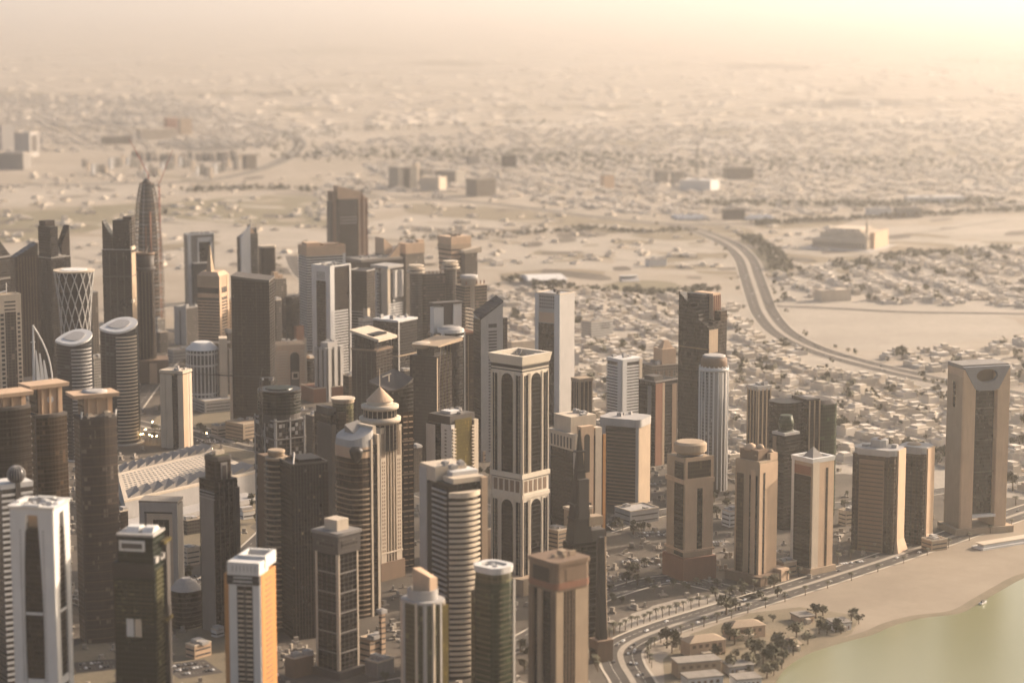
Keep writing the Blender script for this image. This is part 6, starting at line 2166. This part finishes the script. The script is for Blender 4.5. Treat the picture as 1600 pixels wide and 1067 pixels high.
boxes('hut_mass', plain, (6, 24), (2, 5), 4, 'house_far', 'scattered low huts and sheds on the dusty plots beyond the towers')
far2 = [(*gp(rgf.uniform(-80, 1680), 62 + 140 * rgf.random() ** .55), rgf.uniform(0, 3)) for _ in range(900)]
boxes('outlying_town_mass', far2, (25, 90), (2, 4), 3, 'house_far', 'faint scattered blocks close to the dusty horizon')
# ------------------------------------------------------------------ trees
def m_leaf():
    s = NB('dusty_leaves')
    gi = s.n('ShaderNodeNewGeometry')
    oi = s.n('ShaderNodeObjectInfo')
    c = s.mix(gi.outputs['Random Per Island'], (.06, .058, .032), (.11, .10, .06))
    s.l(s.mix(s.math('MULTIPLY', oi.outputs['Random'], .5), c, (.12, .105, .065)), s.b.inputs['Base Color'])
    return s.done(.8, .2)
M['leaf'] = m_leaf()
M['bark'] = m_plain('bark', (.12, .085, .055), .95)
def crown_mesh(k):
    rg = random.Random(300 + k)
    mb = MB()
    lobes = [(rg.uniform(-2.4, 2.4), rg.uniform(-2.4, 2.4), rg.uniform(4.2, 7.5), rg.uniform(1.4, 2.6)) for _ in range(7)]
    for i in range(190):
        lx, ly, lz, lr = lobes[rg.randrange(7)]
        d = Vector((rg.gauss(0, 1), rg.gauss(0, 1), rg.gauss(0, 1))).normalized() * lr * rg.uniform(.6, 1.05)
        c = Vector((lx, ly, lz)) + Vector((d.x, d.y, d.z * .8))
        a = Vector((rg.gauss(0, 1), rg.gauss(0, 1), rg.gauss(0, 1))).normalized()
        b = a.orthogonal().normalized()
        sz = rg.uniform(.45, .9)
        mb.poly([tuple(c + a * sz), tuple(c + b * sz * .8), tuple(c - a * sz), tuple(c - b * sz * .8)])
    return mb.mesh('crown', M['leaf'])
CM = [crown_mesh(k) for k in range(5)]
tb = MB().bar((0, 0, 0), (.3, .1, 4.6), .45, 7, .28)
for dx, dy, dz in ((1.8, .6, 6.2), (-1.6, 1.2, 6.0), (.2, -1.9, 6.4), (-.6, .3, 7.2)):
    tb.bar((.3, .1, 4.3), (dx, dy, dz), .2, 5, .08)
TM = tb.mesh('trunk', M['bark'])
pc, pt_ = MB(), MB().bar((0, 0, 0), (.4, 0, 8.4), .38, 7, .26)
for i in range(18):
    an, el = i * 2.4, .75 - (i % 3) * .45
    p = Vector((.4, 0, 8.4))
    d = Vector((math.cos(an), math.sin(an), 0))
    sd_ = Vector((-math.sin(an), math.cos(an), 0))
    pr = None
    for j in range(5):
        t = j / 4
        q = p + d * (3.4 * t) + Vector((0, 0, el * 2.4 * t - 2.2 * t * t))
        wd = .55 * math.sin(math.pi * min(1, t * .85 + .12))
        cur = (q - sd_ * wd - Vector((0, 0, .25 * wd)), q, q + sd_ * wd - Vector((0, 0, .25 * wd)))
        if pr:
            pc.poly([tuple(pr[0]), tuple(pr[1]), tuple(cur[1]), tuple(cur[0])])
            pc.poly([tuple(pr[1]), tuple(pr[2]), tuple(cur[2]), tuple(cur[1])])
        pr = cur
PC, PT = pc.mesh('crown', M['leaf']), pt_.mesh('trunk', M['bark'])
rg = random.Random(77)
def tree(x, y, s, label, group, palm=False):
    o = empty('palm_tree' if palm else 'shade_tree', x, y, rg.uniform(0, 6), label, 'tree', group)
    o.scale = (s, s, s * rg.uniform(.85, 1.1))
    ob('trunk', PT if palm else TM, None, o)
    ob('crown', PC if palm else CM[rg.randrange(5)], None, o)
for k, (u, v, s) in enumerate([(1135, 960, 2.1), (1274, 966, 1.7), (1245, 1002, 2.0), (1185, 976, 1.3), (1140, 1000, 1.8), (1148, 1006, 1.6), (1042, 1012, 1.9), (1050, 1020, 1.6), (1180, 1030, 2.2), (1192, 1038, 1.8), (1220, 1024, 2.2), (1212, 1034, 1.9), (1170, 1046, 1.6), (1140, 1050, 1.5), (1120, 1034, 1.5), (1280, 990, 1.6), (1292, 992, 1.4), (1330, 975, 1.6), (1310, 985, 1.4), (1198, 1060, 1.7), (1205, 1052, 1.4)]):
    x, y = gp(u, v)
    for e in range(2):
        tree(x + e * rg.uniform(6, 16), y + e * rg.uniform(-14, 14), s * (1 - .3 * e), 'dark bushy tree among the villas on the shore', 'trees of the shore villas')
for P, nr, wd, st in ((R_CORN[0], R_CORN[1], 34, 2),):
    for i in range(10, len(P), 1):
        p, n = P[i], nr[i]
        tree(p[0] + n[0] * 23, p[1] + n[1] * 23, 1.0 + rg.random() * .3, 'palm tree in the line beside the corniche road', 'palms along the corniche', True)
        if i % 2:
            tree(p[0] - n[0] * 22, p[1] - n[1] * 22, .8 + rg.random() * .3, 'palm tree in the line beside the corniche road', 'palms along the corniche', True)
ts = []
for (x, y, rz) in near:
    for _ in range(2):
        if rg.random() < .3:
            q = (x + rg.uniform(-19, 19), y + rg.uniform(-19, 19))
            ts.append((q[0], q[1], rg.uniform(.8, 1.9) * (.6 + .8 * abs(math.sin(x * .011 + y * .007)))))
for k in range(330):
    P, nr = rg.choice((R_BV, R_B2, R_B3, R_B4, R_B4, R_B5, R_B5, R_B6, R_HIGH))
    i = rg.randrange(len(P))
    ts.append((P[i][0] + nr[i][0] * rg.choice((-1, 1)) * rg.uniform(32, 40) + rg.uniform(-12, 12), P[i][1] + nr[i][1] * rg.choice((-1, 1)) * rg.uniform(24, 36) + rg.uniform(-20, 20), rg.uniform(.7, 1.4)))
ts = [t for t in ts if not (np.hypot(TW[:, 0] - t[0], TW[:, 1] - t[1]) < TW[:, 2] - 4).any()]
ts.sort(key=lambda t: t[1])
for t in ts[:290]:
    tree(*t, 'low dusty tree in the streets and yards behind the towers', 'trees in streets and yards')
def leaf_mass(name, pts, label, per=14, seed=1):
    r = np.random.default_rng(seed)
    n = len(pts)
    P = np.repeat(np.array(pts), per, axis=0)
    k = len(P)
    d = r.normal(size=(k, 3))
    d /= np.linalg.norm(d, axis=1)[:, None]
    c = np.stack([P[:, 0], P[:, 1], 4.6 * P[:, 2]], 1) + d * (np.array([3.6, 3.6, 2.8]) * P[:, 2:3]) * r.uniform(.5, 1, (k, 1))
    a = r.normal(size=(k, 3))
    a /= np.linalg.norm(a, axis=1)[:, None]
    b = np.cross(a, r.normal(size=(k, 3)))
    b /= np.linalg.norm(b, axis=1)[:, None]
    s = r.uniform(1.2, 2.2, (k, 1)) * P[:, 2:3]
    V = np.stack([c + a * s, c + b * s, c - a * s, c - b * s], 1).reshape(-1, 3)
    F = np.arange(4 * k).reshape(-1, 4)
    me = bpy.data.meshes.new(name)
    me.from_pydata(V.tolist(), [], F.tolist())
    me.materials.append(M['leaf'])
    o = bpy.data.objects.new(name, me)
    COL.objects.link(o)
    return tag(o, label, None, kind='stuff')
leaf_mass('villa_foliage', ts[290:], 'mass of low trees among the farther villas')
belt = []
def belt_line(pts, n, spread, s=(1, 2)):
    P = smooth(px(*pts), 10)
    for _ in range(n):
        i = rg.randrange(len(P) - 1)
        t = rg.random()
        belt.append((P[i][0] + (P[i + 1][0] - P[i][0]) * t + rg.uniform(-spread, spread), P[i][1] + (P[i + 1][1] - P[i][1]) * t + rg.uniform(-spread, spread), rg.uniform(*s)))
belt_line([(640, 376), (760, 370), (880, 362), (920, 358), (1000, 364), (1080, 360)], 260, 26, (.6, 1.4))
belt_line([(1170, 372), (1195, 390), (1215, 410), (1222, 425)], 170, 22)
belt_line([(1180, 352), (1300, 346), (1480, 336), (1620, 330)], 240, 22)
belt_line([(1330, 420), (1390, 405), (1480, 398), (1560, 392)], 150, 25)
belt_line([(1100, 320), (1250, 322), (1400, 322), (1560, 318)], 300, 60)
belt_line([(440, 232), (470, 214), (520, 205), (700, 198), (900, 192)], 160, 140, (1, 1.8))
belt_line([(480, 246), (620, 240), (760, 246), (900, 252), (1100, 262), (1300, 256), (1600, 262)], 700, 260, (1, 2))
belt_line([(300, 300), (420, 296), (560, 304)], 120, 40)
belt_line([(800, 440), (900, 452), (1040, 462), (1100, 455)], 150, 24)
leaf_mass('green_belt_foliage', belt, 'dusty belts of trees along the far roads and plots', 12, 2)
# ------------------------------------------------------------------ rubble, crates and spoil on the building plots
rd = random.Random(66)
deb = []
while len(deb) < 1500:
    x, y = gp(rd.uniform(-40, 1500), rd.uniform(560, 1080))
    if free(x, y + 4) or rd.random() < .12:
        if not (np.hypot(TW[:, 0] - x, TW[:, 1] - y) < TW[:, 2] - 10).any() and inside((x, y), DISTRICT):
            deb.append((x, y, rd.uniform(0, 3)))
boxes('site_debris', deb, (1.5, 9), (.4, 2.2), 5, 'clutter', 'litter of crates, spoil heaps and cabins on the plots between the towers')
# ------------------------------------------------------------------ shore villas
for lab, uL, uC, uR, vt, vb, a, m in (('large hip-roofed shore villa with a long sunlit front', 1060, 1078, 1134, 1002, 1028, 28, 'peach'), ('ochre terrace house with gabled bays by the shore', 1128, 1142, 1196, 978, 1000, 25, 'peach'),
        ('long flat-roofed shed row by the road bend', 1042, 1060, 1126, 1034, 1060, 20, 'tan'), ('small cream house close to the beach', 1232, 1238, 1252, 1004, 1016, 30, 'cream'),
        ('pale flat beach house among bushes', 1296, 1304, 1330, 972, 986, 25, 'white'), ('low grey house behind the beach trees', 1130, 1140, 1178, 1040, 1056, 25, 'pale'),
        ('cream roofed annex at the bottom edge of the shore villas', 1066, 1076, 1130, 1058, 1078, 22, 'white'), ('pink walled garden house beside the corniche trees', 1240, 1250, 1272, 962, 974, 30, 'peach'),
        ('low cream annex of the beach trees, at the bottom edge', 1142, 1152, 1190, 1060, 1078, 22, 'white')):
    T = Tower('shore_villa', lab, uL, uC, uR, vt, vb, a, depth=16, cat='villa')
    T.p('wall', m, T.rect(), vt + 3)
    hip = 'hip' in lab or 'gabled' in lab or 'small cream' in lab
    T.p('roof', 'tan' if hip else 'roof', T.rect(o=.8), vt - (4 if hip else -1), vt + 3, T.rect(.25, .75, .45, .55) if hip else None)
    for i in range(5):
        T.f('window', 'brown', 'F', .08 + i * .18, .17 + i * .18, vt + 7, vt + 12, .2)
    T.b('porch', 'cream', .3, .6, -.3, 0, vb - 8)
def jetty():
    x, y = gp(1575, 850)
    o = empty('pier_deck', x, y, .55, 'white low pier building at the edge of the beach', 'pier')
    ob('deck', MB().box(-40, 40, -8, 8, 0, 2), M['white'], o)
    ob('pavilion', MB().box(-36, 30, -5, 4, 2, 5), M['white'], o)
    ob('pavilion_roof', MB().box(-38, 32, -6.5, 5.5, 5, 5.6), M['cream'], o)
jetty()
def boat():
    x, y = gp(1536, 943)
    o = empty('motor_boat', x, y, .9, 'small white motor boat drawn up on the waterline', 'boat')
    ob('hull', MB().prism([(-5, -1.4), (3, -1.5), (6.5, 0), (3, 1.5), (-5, 1.4)], .3, 1.7, [(-5.2, -1.8), (3.4, -1.9), (7.6, 0), (3.4, 1.9), (-5.2, 1.8)]), M['white'], o)
    ob('cabin', MB().prism([(-2.5, -1.1), (2, -1.1), (2, 1.1), (-2.5, 1.1)], 1.7, 3.3, [(-2.3, -.9), (1, -.9), (1, .9), (-2.3, .9)]), M['gblue'], o)
boat()
# ------------------------------------------------------------------ cars and street lamps
M['car_w'] = m_plain('white_car_paint', (.62, .6, .57), .3, .5)
M['car_d'] = m_plain('dark_car_paint', (.05, .05, .05), .3, .5)
M['car_r'] = m_plain('silver_car_paint', (.32, .3, .28), .3, .5, .5)
def car_mesh(m):
    mb = MB()
    prof = [(-2.3, .35), (2.3, .35), (2.35, .8), (1.3, .95), (.7, 1.5), (-1.3, 1.5), (-2.1, .98), (-2.35, .9)]
    n = len(prof)
    for y in (-.9, .9):
        mb.v += [(x, y * (.86 if z > 1.2 else 1), z) for x, z in prof]
    mb.f += [tuple(range(n)), tuple(range(2 * n - 1, n - 1, -1))] + [(i, n + i, n + (i + 1) % n, (i + 1) % n) for i in range(n)]
    for x in (-1.4, 1.4):
        for y in (-.92, .72):
            b = len(mb.v)
            mb.v += [(x + .34 * math.cos(t * .785), y + e, .34 + .34 * math.sin(t * .785)) for e in (0, .2) for t in range(8)]
            mb.f += [tuple(b + i for i in range(8)), tuple(b + 15 - i for i in range(8))] + [(b + i, b + 8 + i, b + 8 + (i + 1) % 8, b + (i + 1) % 8) for i in range(8)]
    return mb.mesh('car', M[m])
CR = [(car_mesh('car_w'), 'white'), (car_mesh('car_d'), 'dark'), (car_mesh('car_r'), 'silver')]
rg = random.Random(9)
for (P, nr), wd, n, nm in ((R_CORN, 34, 46, 'corniche road'), (R_HIGH, 46, 40, 'curving highway'), (R_BV, 40, 24, 'boulevard'), (R_B4, 24, 12, 'street off the corniche'), (R_B2, 26, 14, 'interchange street')):
    for k in range(n):
        i = rg.randrange(2, len(P) - 2)
        s = rg.choice((-1, 1))
        o_ = s * (wd / 4 + rg.choice((-2, 2.5)))
        t = rg.random()
        x, y = P[i][0] + (P[i + 1][0] - P[i][0]) * t + nr[i][0] * o_, P[i][1] + (P[i + 1][1] - P[i][1]) * t + nr[i][1] * o_
        me, cname = rg.choice(CR)
        o = bpy.data.objects.new('car', me)
        COL.objects.link(o)
        o.location = (x, y, .31)
        o.rotation_euler = (0, 0, math.atan2(P[i + 1][1] - P[i][1], P[i + 1][0] - P[i][0]) + (math.pi if s > 0 else 0))
        tag(o, f'tiny {cname} car driving on the {nm}', 'car', f'{cname} cars on the {nm}')
# ------------------------------------------------------------------ parking yards between the towers
rg = random.Random(15)
def parking(u, v, nx, ny, rot):
    x, y = gp(u, v)
    ca, sa = math.cos(rot), math.sin(rot)
    def q(a, b):
        return (x + ca * a - sa * b, y + sa * a + ca * b)
    W_, D_ = nx * 2.9 / 2 + 4, ny * 12 / 2 + 3
    s_ = sheet('parking_yard', [q(-W_, -D_), q(W_, -D_), q(W_, D_), q(-W_, D_)], .26, 'asphalt')
    mb = MB()
    for j in range(ny):
        for i in range(nx + 1):
            a, b = (i - nx / 2) * 2.9, (j - ny / 2 + .5) * 12
            p0 = [q(a - .08, b - 2.6), q(a + .08, b - 2.6), q(a + .08, b + 2.6), q(a - .08, b + 2.6)]
            mb.poly([(*p, .31) for p in p0])
    ob('bay_marking', mb, M['paint'], s_, kind='stuff')
    for j in range(ny):
        for i in range(nx):
            if rg.random() < .62:
                px_, py_ = q((i + .5 - nx / 2) * 2.9, (j - ny / 2 + .5) * 12)
                me, cname = rg.choice(CR)
                o = bpy.data.objects.new('car', me)
                COL.objects.link(o)
                o.location = (px_, py_, .27)
                o.rotation_euler = (0, 0, rot + math.pi / 2 + rg.gauss(0, .03))
                tag(o, f'tiny {cname} car parked in a yard between the towers', 'car', f'{cname} cars parked between the towers')
for a in ((300, 1045, 10, 3, .5), (150, 1040, 9, 2, .3), (330, 690, 12, 2, .2), (470, 640, 12, 2, .3), (590, 1050, 8, 2, .6), (1010, 880, 14, 3, .4), (960, 905, 9, 2, .4), (1020, 835, 14, 2, .2), (1200, 860, 8, 2, .5), (740, 745, 8, 3, .5), (1330, 880, 9, 1, .45), (345, 860, 7, 3, .5), (300, 905, 7, 2, .5), (1120, 850, 6, 2, .3), (420, 1060, 7, 2, .4)):
    parking(*a)
M['lamp'] = m_plain('lamp_glow', (1.0, .62, .25), .5, .3, 0, 60)
LP = MB().bar((0, 0, 0), (0, 0, 10), .16, 6).bar((0, 0, 10), (1.6, 0, 10.4), .1, 5).mesh('pole', M['steel'])
LH = MB().lathe([(.2, 9.8), (.62, 10.0), (.62, 10.5), (.2, 10.8)], 8, 1.8, 0).mesh('lamp_head', M['lamp'])
for (u, v) in ((216, 690), (221, 692), (226, 691), (232, 692), (238, 694), (244, 694), (241, 672), (254, 690), (321, 690), (404, 815), (234, 583), (292, 883), (301, 880), (334, 714), (225, 684)):
    x, y = gp(u, v)
    o = empty('street_lamp', x, y, rg.uniform(0, 6), 'lit street lamp glowing yellow beside the streets between the towers', 'street lamp', 'lit street lamps')
    ob('pole', LP, None, o)
    ob('lamp_head', LH, None, o)
# ------------------------------------------------------------------ the dusty air
hz = bpy.data.materials.new('dusty_air')
hz.use_nodes = True
t = hz.node_tree
t.nodes.remove(t.nodes['Principled BSDF'])
pv = t.nodes.new('ShaderNodeVolumePrincipled')
pv.inputs['Color'].default_value = (.95, .93, .92, 1)
pv.inputs['Density'].default_value = HAZE
pv.inputs['Anisotropy'].default_value = .78
t.links.new(pv.outputs[0], t.nodes['Material Output'].inputs['Volume'])
o = ob('haze', MB().box(-119000, 119000, -7000, 119000, -1, 556), hz)
tag(o, 'warm dust haze thickening towards the horizon', None, kind='stuff')
